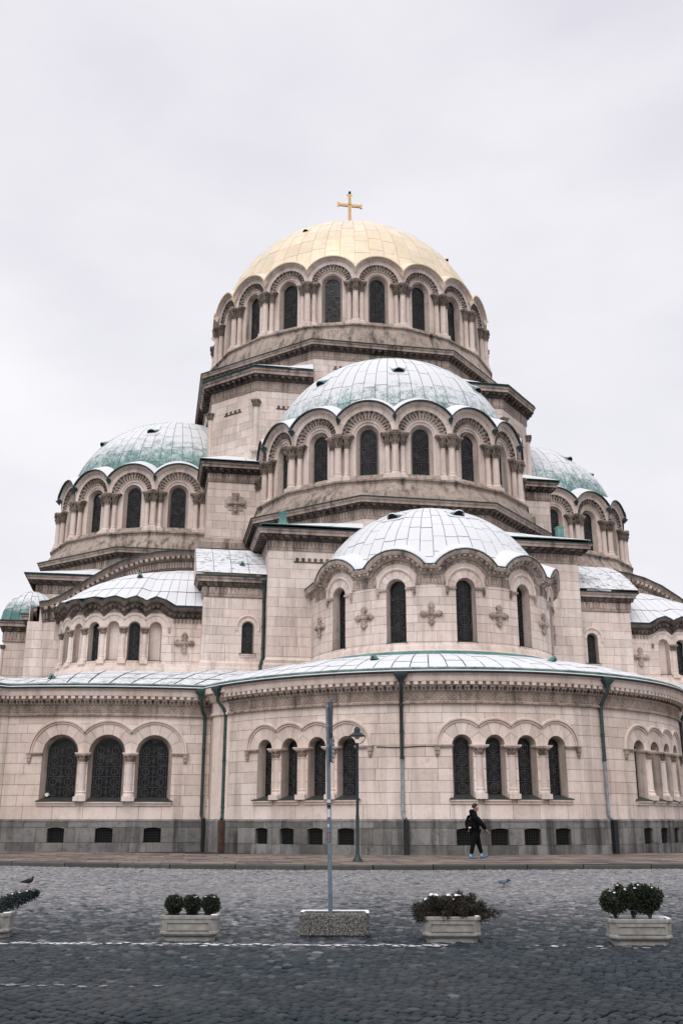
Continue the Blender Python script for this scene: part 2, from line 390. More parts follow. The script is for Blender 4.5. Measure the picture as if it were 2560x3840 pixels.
class Opening:
    def __init__(s, sc, hw, zb, zs, ra=None, flat=False, zt=None):
        s.s, s.hw, s.zb, s.zs = sc, hw, zb, zs; s.ra = hw if ra is None else ra; s.flat = flat
        s.zt = zt if zt is not None else zs + s.ra
    def w(s, z):
        if z < s.zb - 1e-6 or z > s.zt + 1e-6: return 0.0
        if z <= s.zs + 1e-6: return s.hw
        if s.flat: return s.hw
        return math.sqrt(max(0, s.ra ** 2 - (z - s.zs) ** 2))
    def w_up(s, z):                         # value just above z
        return s.w(z + 2e-6) if z + 2e-6 <= s.zt else 0.0
def ashlar(path, parent, s0, s1, courses, bl, openings=(), mat='limestone', back='mortar', thick=0.045, seed=1, kind='stone_block', backobj=None, bias=1.0, o1=0.0):
    """courses: list of z boundaries; stones laid with broken joints round the openings; backing wall returned in backobj"""
    rng = random.Random(seed); ops = sorted(openings, key=lambda q: q.s)
    bk = MB() if backobj is None else backobj
    for ci in range(len(courses) - 1):
        z0, z1 = courses[ci], courses[ci + 1]
        act = [q for q in ops if q.zb < z1 - 1e-4 and q.zt > z0 + 1e-4 and s0 < q.s < s1]
        arched = any((not q.flat) and q.zt > z0 and q.zs < z1 - 1e-4 for q in act)
        nz = 7 if arched else 2
        zs = [z0 + (z1 - z0) * k / (nz - 1) for k in range(nz)]
        def edge(q, z, sgn):
            z_ = min(max(z, z0 + 1e-5), z1 - 1e-5)
            return q.s + sgn * q.w(z_)
        bounds = [None] + act + [None]
        for k in range(len(bounds) - 1):
            A, B = bounds[k], bounds[k + 1]
            a0 = s0 if A is None else A.s; b0 = s1 if B is None else B.s
            def FL(z, A=A): return s0 if A is None else edge(A, z, 1)
            def FR(z, B=B): return s1 if B is None else edge(B, z, -1)
            # backing
            rows = []
            st = path.stations(a0, b0)
            for z in zs:
                l, r = FL(z), FR(z)
                if r < l: l = r = (l + r) / 2
                nst = max(2, len(st)); rows.append([XF(path.at(l + (r - l) * q / (nst - 1), o1 - thick, z)) for q in range(nst)])
            bk.grid(rows, 0.5)
            # stones
            cuts = [a0]; x = a0 + bl * (0.5 if ci % 2 else 1.0) * rng.uniform(0.75, 1.25)
            if A is not None: x = max(x, A.s + A.hw + bl * rng.uniform(0.3, 0.9))
            while x < b0 - 0.3 * bl:
                if B is None or x < B.s - B.w((z0 + z1) / 2) - 0.25 * bl: cuts.append(x)
                x += bl * rng.uniform(0.7, 1.35)
            cuts.append(b0)
            for q in range(len(cuts) - 1):
                ca, cb = cuts[q], cuts[q + 1]
                fl = (lambda z, ca=ca, FL=FL: max(ca, FL(z))); fr = (lambda z, cb=cb, FR=FR: min(cb, FR(z)))
                ns = max(1, len(path.stations(ca, cb)) - 1) if len(path.P) > 4 else 1
                block(path, parent, fl, fr, zs, ns, mat, o0=o1 - thick, o1=o1 + rng.uniform(-0.006, 0.006), kind=kind, t=rng.random(), bias=bias)
    return bk
def even(z0, z1, h):
    n = max(1, round((z1 - z0) / h)); return [z0 + (z1 - z0) * i / n for i in range(n + 1)]

# ------------------------------------------------------------------ building details
def outline(sc, hw, zb, zs, n=14, ra=None):
    ra = hw if ra is None else ra
    return [(sc - hw, zb)] + arc_sz(sc, zs, ra, 180, 0, n) + [(sc + hw, zb)]
def window(path, parent, sc, hw, zb, zs, depth, hw_in=None, zb_in=None, ncirc=1, rings=True, sill=None, stone='limestone', blind=False, of=0.0):
    """arched window: window (glass) > reveal, tracery, sill"""
    hi = hw if hw_in is None else hw_in; zi = zb if zb_in is None else zb_in
    A = outline(sc, hw, zb, zs); B = outline(sc, hi, zi, zs)
    g = MB(); pts = [path.at(s, -depth, z) for s, z in B]
    c = path.at(sc, -depth, zs)
    g.add(pts + [c], [(i, i + 1, len(pts)) for i in range(len(pts) - 1)] + [(len(pts) - 1, 0, len(pts))])
    w = g.build('blind_window' if blind else 'window', stone if blind else 'glass', parent)
    rv = MB(); rv.grid([[path.at(s, of, z) for s, z in A], [path.at(a[0] + (b[0] - a[0]) * 0.55, of + (-depth - of) * 0.55, a[1] + (b[1] - a[1]) * .55) for a, b in zip(A, B)],
                        [path.at(s_ * 1.0, -depth - 0.02, z) for s_, z in B]])
    # bottom ledge
    rv.grid([[path.at(sc - hw, of, zb), path.at(sc + hw, of, zb)], [path.at(sc - hi, -depth, zi), path.at(sc + hi, -depth, zi)]])
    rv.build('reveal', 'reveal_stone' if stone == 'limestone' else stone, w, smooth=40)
    if not blind:
        tr = MB(); o = -depth + 0.01; th = 0.022
        H = zs - zi
        def bar(s0, z0, s1, z1, wd=0.02):
            d = math.hypot(s1 - s0, z1 - z0); nx, nz = -(z1 - z0) / d * wd / 2, (s1 - s0) / d * wd / 2
            q = [(s0 + nx, z0 + nz), (s0 - nx, z0 - nz), (s1 - nx, z1 - nz), (s1 + nx, z1 + nz)]
            tr.hexa([path.at(a, o, b) for a, b in q] + [path.at(a, o + th, b) for a, b in q])
        def ring(s, z, r, wd=0.022, n=12):
            i = [path.at(s + (r - wd) * math.cos(2 * math.pi * k / n), o + th, z + (r - wd) * math.sin(2 * math.pi * k / n)) for k in range(n)]
            e_ = [path.at(s + r * math.cos(2 * math.pi * k / n), o + th, z + r * math.sin(2 * math.pi * k / n)) for k in range(n)]
            e0 = [path.at(s + r * math.cos(2 * math.pi * k / n), o, z + r * math.sin(2 * math.pi * k / n)) for k in range(n)]
            tr.grid([i, e_, e0], 0.5, True)
        step = 2 * hi / ncirc if ncirc > 1 else 1.75 * hi
        nr = max(2, int(round((H + hi * 0.6) / (.45 if ncirc > 1 else step))))
        st = (H + hi * 0.5) / nr
        for j in range(nr):
            z = zi + st * (j + 0.5)
            for q in range(ncirc):
                s_ = sc - hi + 2 * hi * (q + 0.5) / ncirc
                rr = .165 if ncirc > 1 else min(step, st) * 0.38
                if rings: ring(s_, z, rr)
                if rings and ncirc == 1: ring(s_, z, rr * 0.55, 0.015, 10)
            bar(sc - hi, zi + st * j, sc + hi, zi + st * j, 0.016)
            if rings and ncirc > 1:
                ds = st * 0.16
                for dz in (-1, 1): bar(sc - ds, z, sc, z + ds * dz, 0.015); bar(sc, z + ds * dz, sc + ds, z, 0.015)
        for q in range(1, 2 * ncirc if ncirc > 1 else 2): bar(sc - hi + hi * 2 * q / (2 * ncirc), zi, sc - hi + hi * 2 * q / (2 * ncirc), zs + hi * 0.55, 0.014)
        for s_ in (-0.86, 0.86): bar(sc + hi * s_, zi, sc + hi * s_, zs + hi * .3, 0.014)
        ap = arc_sz(sc, zs, hi - 0.015, 180, 0, 14)
        for p, q in zip(ap[:-1], ap[1:]): bar(*p, *q, 0.03)
        tr.build('tracery', 'lead', w)
    if sill:
        sw, sz, so = sill
        m = MB()
        a, b = sc - sw, sc + sw
        m.hexa([path.at(a, -0.02, sz - 0.02), path.at(b, -0.02, sz - 0.02), path.at(b, so, sz - 0.02), path.at(a, so, sz - 0.02),
                path.at(sc - hi, -depth + .02, zi + 0.015), path.at(sc + hi, -depth + .02, zi + 0.015), path.at(b, so, sz + 0.01), path.at(a, so, sz + 0.01)])
        m.build('sill', 'sill_copper', w)
        m = MB(); sweep(m, path, [(0, sz - 0.2), (so * 0.35, sz - 0.19), (so * 0.45, sz - 0.12), (so * 0.8, sz - 0.08), (so * 0.85, sz - 0.022), (0, sz - 0.022)], a + 0.05, b - 0.05)
        m.build('sill_moulding', 'limestone', w)
    return w

def cornice(parent, path, zt, dep=0.72, h=1.15, s0=0, s1=None, frieze=True, mod=0.42, mat='soot_shade_stone', fl=True):
    """crowning cornice: cornice, modillions (stuff), fluted frieze"""
    s1 = path.L if s1 is None else s1; k = h / 1.15
    m = MB(); d = dep
    sweep(m, path, [(0.0, zt - .60 * k), (.07, zt - .58 * k), (.09, zt - .50 * k), (.16, zt - .47 * k), (.17, zt - .36 * k), (d - .13, zt - .33 * k), (d - .13, zt - .2 * k), (0, zt - .2 * k)], s0, s1)
    m.build('bed_moulding', mat, parent, smooth=30); m = MB()  # soffit shade is put into this dark stone colour
    sweep(m, path, [(d - .16, zt - .326 * k), (d - .12, zt - .326 * k), (d - .12, zt - .16 * k), (d - .05, zt - .13 * k), (d - .03, zt - .05 * k), (d - .02, zt - .02), (0, zt + .02)], s0, s1)
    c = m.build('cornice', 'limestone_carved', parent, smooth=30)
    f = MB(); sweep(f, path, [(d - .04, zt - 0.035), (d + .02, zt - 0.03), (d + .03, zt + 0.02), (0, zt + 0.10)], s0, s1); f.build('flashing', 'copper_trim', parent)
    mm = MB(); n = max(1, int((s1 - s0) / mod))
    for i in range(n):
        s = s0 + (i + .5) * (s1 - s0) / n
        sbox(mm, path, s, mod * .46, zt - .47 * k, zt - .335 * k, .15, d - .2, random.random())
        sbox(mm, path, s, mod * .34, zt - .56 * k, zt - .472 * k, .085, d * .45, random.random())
    mm.build('modillions', mat, parent, kind='stuff')  # same dark colour carries the under-cornice shade on the brackets
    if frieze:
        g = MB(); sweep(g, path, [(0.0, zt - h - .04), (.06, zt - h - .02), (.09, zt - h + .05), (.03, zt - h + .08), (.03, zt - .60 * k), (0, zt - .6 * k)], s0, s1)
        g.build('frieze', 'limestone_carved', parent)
        if fl:
            g = MB(); n = max(1, int((s1 - s0) / .19))
            for i in range(n):
                sbox(g, path, s0 + (i + .5) * (s1 - s0) / n, .105, zt - h + .13, zt - .64 * k, .03, .075, random.random())
            g.build('fluting', 'limestone_carved', parent, kind='stuff')
    return c

_COLM = {}
def column_meshes(h, r, cap_h, base_h, key):
    """shaft, capital and base of a column standing at the local origin"""
    kk = (key, round(h, 3), round(r, 3))
    if kk in _COLM: return _COLM[kk]
    sh = MB(); sh.lathe([(r * 1.0, base_h - .01), (r * 1.0, base_h + (h - base_h - cap_h) * .45), (r * .93, h - cap_h), (r * 1.06, h - cap_h + .005), (r * 1.06, h - cap_h + .05)], 14)
    ca = MB(); z0 = h - cap_h + .03
    ca.lathe([(r * .95, z0), (r * 1.0, z0 + cap_h * .3), (r * 1.2, z0 + cap_h * .6), (r * 1.55, z0 + cap_h * .82)], 12)
    for tier, (zb, zt_, n, rr) in enumerate(((z0 + .02, z0 + cap_h * .48, 8, 1.08), (z0 + cap_h * .3, z0 + cap_h * .82, 8, 1.25))):
        for k in range(n):
            a = 2 * math.pi * (k + tier * .5) / n; ca_, sa = math.cos(a), math.sin(a); w = r * .34
            def P(rad, side, z): return (ca_ * rad - sa * side, sa * rad + ca_ * side, z)
            ro = r * rr
            v = [P(ro * .9, -w, zb), P(ro * .9, w, zb), P(ro * 1.08, 0, zb), P(ro * 1.12, -w * .9, (zb + zt_) / 2), P(ro * 1.12, w * .9, (zb + zt_) / 2), P(ro * 1.22, 0, (zb + zt_) / 2),
                 P(ro * 1.5, -w * .55, zt_), P(ro * 1.5, w * .55, zt_), P(ro * 1.62, 0, zt_ - .03), P(ro * 1.05, 0, zt_)]
            ca.add(v, [(0, 2, 5, 3), (2, 1, 4, 5), (3, 5, 8, 6), (5, 4, 7, 8), (6, 8, 7), (3, 6, 9), (4, 9, 7), (6, 7, 9)], random.random())
    q = r * 1.7
    ca.box(-q * .92, q * .92, -q * .92, q * .92, h - cap_h * .2, h - cap_h * .1); ca.box(-q, q, -q, q, h - cap_h * .1, h)
    ba = MB(); ba.lathe([(r * 1.5, base_h * .45), (r * 1.52, base_h * .58), (r * 1.42, base_h * .68), (r * 1.2, base_h * .74), (r * 1.22, base_h * .86), (r * 1.3, base_h * .92), (r * 1.05, base_h)], 14)
    ba.box(-r * 1.6, r * 1.6, -r * 1.6, r * 1.6, 0, base_h * .46)
    res = (sh.mesh('column', 'limestone', 40, mirror=False), ca.mesh('capital', 'limestone_carved' if key == 'low' else 'capital_stone', 30, mirror=False), ba.mesh('base', 'limestone', 40, mirror=False))
    _COLM[kk] = res; return res
def column(parent, path, s, o, z, h, r, cap_h, base_h, key='a', rot=0.0):
    sh, ca, ba = column_meshes(h, r, cap_h, base_h, key)
    c = place(sh, 'column', path.at(s, o, z), parent, path.dirn(s) + rot)
    for m, n in ((ca, 'capital'), (ba, 'base')):
        o_ = bpy.data.objects.new(n, m); COL.objects.link(o_); o_.parent = c
    return c

def dome_panels(parent, cen, prof, a0, a1, ncol, rows, mat, gap=0.026, proud=0.03, stagger=True, seed=3, smooth=60, skip=None):
    """sheets laid over a turned roof. prof(t)->(r,z) for t in 0..1 from eave to crown; rows: t boundaries"""
    rng = random.Random(seed); n = max(1, int(round(ncol * abs(a1 - a0) / 360))); da = (a1 - a0) / n
    for i in range(n):
        aa, ab = a0 + da * i, a0 + da * (i + 1)
        off = (rng.random() if stagger else 0)
        ts = [rows[0]] + [rows[k] + (off - .5) * .6 * (rows[k + 1] - rows[k]) if k > 0 else rows[0] for k in range(1, len(rows) - 1)] + [rows[-1]]
        for j in range(len(ts) - 1):
            ta, tb = ts[j], ts[j + 1]
            rm, zm = prof((ta + tb) / 2); r0_, z0_ = prof(ta); r1_, z1_ = prof(tb)
            dl = math.hypot(r1_ - r0_, z1_ - z0_)
            if rm < 0.25 or dl < .05: continue
            if skip and skip((aa + ab) / 2, ta, tb): continue
            g = math.degrees(gap / 2 / max(rm, .3)); gt = gap / 2 / dl * (tb - ta)
            rr = []; lo = []
            lift = proud + rng.uniform(-.008, .012)
            for q in range(4):
                t = ta + gt + (tb - ta - 2 * gt) * q / 3; r_, z_ = prof(t)
                r2, z2 = prof(min(1, t + .01)); r3, z3 = prof(max(0, t - .01)); dx, dz = r2 - r3, z2 - z3; l = math.hypot(dx, dz) or 1
                nr, nz = dz / l, -dx / l
                rr.append([(cen[0] + (r_ + nr * lift) * math.sin(R(a)), cen[1] - (r_ + nr * lift) * math.cos(R(a)), z_ + nz * lift) for a in (aa + g, (aa + ab) / 2, ab - g)])
                lo.append([(cen[0] + (r_ - nr * .02) * math.sin(R(a)), cen[1] - (r_ - nr * .02) * math.cos(R(a)), z_ - nz * .02) for a in (aa + g, (aa + ab) / 2, ab - g)])
            v = [p for r_ in rr for p in r_] + [p for r_ in lo for p in r_]; f = []
            for y in range(3):
                for x in range(2): f.append((y * 3 + x, y * 3 + x + 1, (y + 1) * 3 + x + 1, (y + 1) * 3 + x))
            lp = [0, 1, 2, 5, 8, 11, 10, 9, 6, 3]
            for x in range(len(lp)): f.append((lp[x], 12 + lp[x], 12 + lp[(x + 1) % len(lp)], lp[(x + 1) % len(lp)]))
            piece('roof_panel', parent, v, f, mat, rng.random(), smooth)
def quad_panels(parent, rows, mat, gap=.03, up=.03, seed=5):
    """sheets over a lofted patch: rows[i][j] grid of points, one sheet per cell"""
    rng = random.Random(seed)
    for i in range(len(rows) - 1):
        for j in range(len(rows[0]) - 1):
            a, b, c, d = [np.array(p) for p in (rows[i][j], rows[i][j + 1], rows[i + 1][j + 1], rows[i + 1][j])]
            n = np.cross(b - a, d - a) + np.cross(c - b, d - b); ln = np.linalg.norm(n)
            if ln < 1e-3: continue
            n /= ln
            if n[2] < 0: n = -n; b, d = d, b
            cen = (a + b + c + d) / 4
            q = [p + (cen - p) / max(.2, np.linalg.norm(cen - p)) * gap * .7 + n * (up + rng.uniform(-.006, .008)) for p in (a, b, c, d)]
            lo = [p - n * .05 for p in q]
            v = [tuple(p) for p in q] + [tuple(p) for p in lo]
            piece('roof_panel', parent, v, [(0, 1, 2, 3), (0, 4, 5, 1), (1, 5, 6, 2), (2, 6, 7, 3), (3, 7, 4, 0)], mat, rng.random())
# ================================================================== the cathedral
CATH = empty('cathedral', (0, -10, 0)); CATH.location = (0, 0, 0)
tag(CATH, 'pale stone cathedral with a gilded main dome and snow-dusted green copper domes', 'cathedral')

def wedges(parent, path, sc, zc, r0, rmax, a0, a1, n, o1=0.0, o0=-.06, mat='limestone', gap=.014, kind='voussoir', bias=1.0):
    """radial arch stones between radius r0 and rmax(angle); angles from +s, going a0 -> a1"""
    for i in range(n):
        b0 = a0 + (a1 - a0) * i / n; b1 = a0 + (a1 - a0) * (i + 1) / n
        g = math.degrees(gap / 2 / (r0 + .3)) * (1 if b1 > b0 else -1)
        an = [b0 + g + (b1 - b0 - 2 * g) * k / 3 for k in range(4)]
        v = []
        for o in (o1, o0):
            for a in an: v.append(path.at(sc + r0 * math.cos(R(a)), o, zc + r0 * math.sin(R(a))))
            for a in an:
                rr = rmax(a); v.append(path.at(sc + rr * math.cos(R(a)), o, zc + rr * math.sin(R(a))))
        f = [(k, k + 4, k + 5, k + 1) if b1 < b0 else (k, k + 1, k + 5, k + 4) for k in range(3)]
        f = [q[::-1] for q in f] if b1 > b0 else [q for q in f]
        lp = [0, 1, 2, 3, 7, 6, 5, 4]
        for k in range(8): f.append((lp[k], lp[k] + 8, lp[(k + 1) % 8] + 8, lp[(k + 1) % 8]))
        piece(kind, parent, v, f, mat, None, bias=bias)

def ngon(c, ap, n, start):
    Rv = ap / math.cos(math.pi / n); return [(c[0] + Rv * math.sin(R(start + 360 / n * k)), c[1] - Rv * math.cos(R(start + 360 / n * k))) for k in range(n)]

def ell(a, b, z0, tmin=0.0):
    def f(t):
        ph = tmin + (math.pi / 2 - tmin) * t
        return (a * math.cos(ph), z0 + b * math.sin(ph))
    return f
def vent(parent, cen, prof, ang, t, mat, k=1.0):
    """eyebrow vent on a dome"""
    r, z = prof(t); r2, z2 = prof(min(1, t + .02)); l = math.hypot(r2 - r, z2 - z); tx, tz = (r2 - r) / l, (z2 - z) / l
    nx, nz = tz, -tx
    def P(side, along, out): 
        rad = r + tx * along + nx * out; zz = z + tz * along + nz * out; a = R(ang)
        return (cen[0] + rad * math.sin(a) + side * math.cos(a), cen[1] - rad * math.cos(a) + side * math.sin(a), zz)
    m = MB(); n = 8; rows = []
    for al, w, h in ((0, .36, .34), (.08, .40, .38), (.5, .52, .14), (.9, .6, -.03)):
        rows.append([P(-w * math.cos(math.pi * q / n) * k, al * k, (.02 + h * math.sin(math.pi * q / n)) * k) for q in range(n + 1)])
    m.grid(rows); 
    m.grid([[P(-.75 * k, .0, .03), P(.75 * k, 0, .03)], [P(-.6 * k, -.3 * k, .035), P(.6 * k, -.3 * k, .035)]])
    v = m.build('roof_vent', mat, parent, smooth=50)
    d = MB(); pts = [P(-.30 * math.cos(math.pi * q / n) * k, .03 * k, (.02 + .28 * math.sin(math.pi * q / n)) * k) for q in range(n + 1)]
    d.add(pts, [tuple(range(len(pts)))])
    return v, d
def dome(name, cen, prof, a0, a1, ncol, nrow, mat, under, vents=(), ventmat='snowy_copper_thin', skip=None, vk=.85):
    m = MB(); ts = [i / 16 for i in range(17)]; na = 72
    m.grid([[(cen[0] + (prof(t)[0] - .015) * math.sin(R(a0 + (a1 - a0) * k / na)), cen[1] - (prof(t)[0] - .015) * math.cos(R(a0 + (a1 - a0) * k / na)), prof(t)[1] - .015) for k in range(na + 1)] for t in ts])
    d = m.build(name, under, CATH, smooth=60)
    rows = [i / nrow for i in range(nrow)] + [1.0]
    # fewer columns near the crown: two zones
    k = int(nrow * .78)
    dome_panels(d, cen, prof, a0, a1, ncol, rows[:k + 1], mat, skip=skip, seed=len(name))
    dome_panels(d, cen, prof, a0, a1, ncol / 2, rows[k:], mat, seed=len(name) + 5)
    for a, t in vents:
        v, dk = vent(d, cen, prof, a, t, ventmat, vk); dk.build('vent_opening', 'dark_void', d)
    return d

def drum(cen, N, Rf, depth, zs0, zc, r_out, hw, caph, bays, zl, zoct, hoodmat, r_car=1.42, rcol=.21, kz=.6):
    """arcaded drum: zs0 window sill, zc springing of the arches (= top of the capitals), zl ledge below the columns"""
    path = Path(ngon(cen, Rf, N, -180 / N), True); w = path.L / N; half = w / 2
    ow = -.24; hwo = hw + .16
    # base ring and sloping apron
    ring = MB()
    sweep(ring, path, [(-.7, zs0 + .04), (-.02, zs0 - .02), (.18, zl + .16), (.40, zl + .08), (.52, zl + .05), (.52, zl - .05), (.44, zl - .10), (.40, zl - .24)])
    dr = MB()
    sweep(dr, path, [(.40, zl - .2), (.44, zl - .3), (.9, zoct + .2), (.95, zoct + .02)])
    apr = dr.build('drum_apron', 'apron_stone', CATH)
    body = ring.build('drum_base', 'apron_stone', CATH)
    a_lo = math.degrees(math.acos(min(1, half / r_out)))
    def rmax(a):
        c_ = abs(math.cos(R(a))); return min(r_out, half / c_ if c_ > 1e-6 else 9)
    for k in bays:
        sc = ((k % N) + .5) * w
        band = MB(); dent = MB(); carv = MB(); hood = MB(); mold = MB()
        wedges(body, path, sc, zc, r_car, rmax, 180, 0, 7, o0=-.14)
        arc = arc_sz(sc, zc, 1.2, 180, 0, 18); q = r_car - 1.2
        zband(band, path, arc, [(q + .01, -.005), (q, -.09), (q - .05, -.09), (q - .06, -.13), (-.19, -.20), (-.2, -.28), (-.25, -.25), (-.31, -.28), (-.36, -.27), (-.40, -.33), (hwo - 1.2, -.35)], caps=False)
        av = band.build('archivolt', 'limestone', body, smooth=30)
        for i in range(15):
            a = R(180 * (i + .5) / 15); r0, r1 = r_car - .095, r_car + .0
            dd = .052
            pts = [(sc + r * math.cos(a + s_ * dd), zc + r * math.sin(a + s_ * dd)) for r, s_ in ((r0, -1), (r0, 1), (r1, 1), (r1, -1))]
            dent.hexa([path.at(s_, -.12, z) for s_, z in pts] + [path.at(s_, .0, z) for s_, z in pts], random.random())
        for i in range(19):
            a = R(180 * (i + .5) / 19); r0, r1 = 1.03, 1.33; dd = .06
            pts = [(sc + r * math.cos(a + s_ * dd), zc + r * math.sin(a + s_ * dd)) for r, s_ in ((r0, -.6), (r0, .6), (r1, 1), (r1, -1))]
            tp = [(sc + r * math.cos(a + s_ * dd), zc + r * math.sin(a + s_ * dd)) for r, s_ in ((r0 + .09, -.3), (r0 + .09, .3), (r1 - .06, .5), (r1 - .06, -.5))]
            carv.hexa([path.at(s_, -.20, z) for s_, z in pts] + [path.at(s_, -.06, z) for s_, z in tp], random.random())
        dent.build('dentils', 'soot_shade_stone', body, kind='stuff'); carv.build('carved_leaves', 'capital_stone', body, kind='stuff')
        pts = arc_sz(sc, zc, r_out, 180 - a_lo, a_lo, 16)
        zband(mold, path, pts, [(-.16, 0), (-.15, .07), (-.1, .09), (-.06, .17), (.0, .2), (.0, -.1)]); mold.build('arch_moulding', 'limestone', body, smooth=35)
        zband(hood, path, pts, [(.0, .0), (.0, .30), (.05, .32), (.09, .30), (.30, -.1), (.85, -1.3), (.5, -1.3)], closedprof=True); hood.build('arch_hood', hoodmat, body, smooth=40)
        edge = MB(); zband(edge, path, pts, [(-.012, .2), (-.012, .335), (.055, .345), (.06, .322), (-.004, .302)]); edge.build('hood_edge', 'copper_trim' if hoodmat != 'gilding' else 'gilding', body)
        window(path, CATH, sc, hwo, zs0 + .02, zc - .05, depth, hw_in=hw, ncirc=1, stone='limestone', of=ow)
    pw = half - hwo
    for k in sorted(set([b % N for b in bays] + [(b + 1) % N for b in bays])):
        s0 = k * w + (path.L if k == 0 else 0)
        # pier between two windows: wall, impost, three columns
        wall = MB(); wall.grid([[path.at(s0 - pw, ow, z), path.at(s0 - .001, ow, z), path.at(s0 + .001, ow, z), path.at(s0 + pw, ow, z)] for z in (zs0 - .1, zc + .1)]); wall.build('pier_wall', 'limestone', body)
        for ds, rr, oo in ((0, rcol, .09), (-.43, rcol * .78, -.05), (.43, rcol * .78, -.05)):
            column(CATH, path, s0 + ds, oo, zl + .08, zc - zl - .18, rr, caph, kz, 'd%.2f' % rr)
        imp = MB()
        for z0, z1, e_ in ((zc - .12, zc - .06, .0), (zc - .06, zc, .05)):
            imp.grid([[path.at(s_, o_, z) for s_, o_ in ((s0 - .8 - e_, ow - .05), (s0 - .8 - e_, .08 + e_), (s0 - .3, .12 + e_), (s0 - .28, .34 + e_), (s0, .40 + e_), (s0 + .28, .34 + e_), (s0 + .3, .12 + e_), (s0 + .8 + e_, .08 + e_), (s0 + .8 + e_, ow - .05))] for z in (z0, z1)])
            for z in (z0, z1):
                n0 = len(imp.v); imp.v += [path.at(s_, o_, z) for s_, o_ in ((s0 - .8 - e_, ow - .05), (s0 - .8 - e_, .08 + e_), (s0 - .3, .12 + e_), (s0 - .28, .34 + e_), (s0, .40 + e_), (s0 + .28, .34 + e_), (s0 + .3, .12 + e_), (s0 + .8 + e_, .08 + e_), (s0 + .8 + e_, ow - .05))]
                imp.f.append(tuple(range(n0, n0 + 9))); imp.t.append(.5)
        imp.build('impost', 'limestone_carved', body)
        zv = zc + math.sqrt(max(0, r_out ** 2 - half ** 2)); spout = MB()
        v = [path.at(s0 - .16, .0, zv + .05), path.at(s0, .46, zv - .10), path.at(s0 + .16, .0, zv + .05), path.at(s0, .16, zv - .42), path.at(s0, -.5, zv + .45)]
        spout.add(v, [(0, 3, 1), (3, 2, 1), (0, 1, 4), (1, 2, 4)]); spout.build('rain_spout', 'copper_trim' if hoodmat != 'gilding' else 'gilding', body)
    return body

def relief_cross(parent, path, s, z, k=1.0, mat='limestone_carved', square=False):
    """carved relief cross with lobed arms"""
    m = MB()
    if square:
        for w_, h_ in ((.62, .22), (.22, .62), (.42, .42)):
            zz0, zz1 = z - h_ * k * 1.0, z + h_ * k * 1.0
            sbox(m, path, s, 2 * w_ * k, zz0, zz1, -.05, .035 + (.004 if w_ > .5 else (.008 if w_ < .3 else 0)), .8)
    def knob(ds, dz, r, o):
        n = 8; rows = [[path.at(s + ds * k + r * k * q * math.cos(2 * math.pi * i / n), oo, z + dz * k + r * k * q * math.sin(2 * math.pi * i / n)) for i in range(n)] for q, oo in ((1, -.03), (.95, o * .7), (.55, o))]
        m.grid(rows, random.random(), True); N_ = len(m.v); m.f.append(tuple(range(N_ - n, N_))); m.t.append(.5)
    for dx, dz in ((0, 1), (0, -1), (1, 0), (-1, 0)):
        knob(dx * .40, dz * .42, .13, .14); knob(dx * .27, dz * .28, .11, .16); knob(dx * .15, dz * .16, .1, .15)
        knob(dx * .34 + dz * .1, dz * .36 + dx * .1, .07, .1); knob(dx * .34 - dz * .1, dz * .36 - dx * .1, .07, .1)
    knob(0, 0, .13, .19)
    for dx in (-1, 1):
        for dz in (-1, 1): knob(dx * .12, dz * .13, .06, .1)
    return m.build('relief_cross', mat, parent, smooth=50)

def crenel(mb, path, s0, s1, z, n):
    """notched ornament at the head of a blind panel"""
    w = (s1 - s0) / n
    for i in range(n): sbox(mb, path, s0 + (i + .5) * w, w * .5, z - .02, z + .16, -.02, .02)
    sbox(mb, path, (s0 + s1) / 2, s1 - s0, z - .1, z - .021, -.02, .03)

# ---------------------------------------------------------------- gilded main dome and its tower
G = (0, 0)
gprof = ell(10.55, 10.3, 36.85, tmin=math.asin((38.95 - 36.85) / 10.3))
gd = dome('gilded_dome', G, gprof, -112, 112, 60, 10, 'gilding', 'gilding', vents=((-35, .36), (50, .31)), ventmat='gilding', vk=.62)
drum(G, 20, 10.55, .6, 34.35, 37.45, 1.9, .585, .86, range(-6, 7), 33.85, 32.1, 'gilding')
# finial cross
m = MB(); cx = []
top = gprof(1)[1]
m.lathe([(.5, top - .1), (.35, top + .15), (.16, top + .4), (.13, top + .9), (.22, top + 1.0), (.13, top + 1.15), (.09, top + 1.3)], 14)
def flare(m, x0, z0, x1, z1, w0, w1, d):
    dx, dz = x1 - x0, z1 - z0; l = math.hypot(dx, dz); nx, nz = -dz / l, dx / l
    q = [(x0 + nx * w0, z0 + nz * w0), (x0 - nx * w0, z0 - nz * w0), (x1 - nx * w1, z1 - nz * w1), (x1 + nx * w1, z1 + nz * w1)]
    m.hexa([(a, -d, b) for a, b in q] + [(a, d, b) for a, b in q])
zc_ = 50.75
flare(m, 0, top + 1.2, 0, zc_, .13, .13, .07)
for dx, dz, l in ((1, 0, 1.05), (-1, 0, 1.05), (0, 1, 1.05)):
    flare(m, 0, zc_, dx * l * .82, zc_ + dz * l * .82, .13, .12, .069); flare(m, dx * l * .8, zc_ + dz * l * .8, dx * l, zc_ + dz * l, .12, .24, .066)
for i in range(34):      # jewelled studs
    t = i / 33
    m.box(-.05, .05, -.10, .10, top + 1.4 + t * (zc_ + .9 - top - 1.4) - .03, top + 1.4 + t * (zc_ + .9 - top - 1.4) + .03)
for i in range(17):
    x = -.95 + 1.9 * i / 16; m.box(x - .03, x + .03, -.1, .1, zc_ - .05, zc_ + .05)
crs = m.build('finial_cross', 'gold_metal', gd)
m = MB(); m.lathe([(.02, zc_ + 1.08), (.1, zc_ + 1.14), (.13, zc_ + 1.24), (.1, zc_ + 1.34), (.01, zc_ + 1.4)], 10); m.build('finial_ball', 'blue_glass', gd, smooth=60)

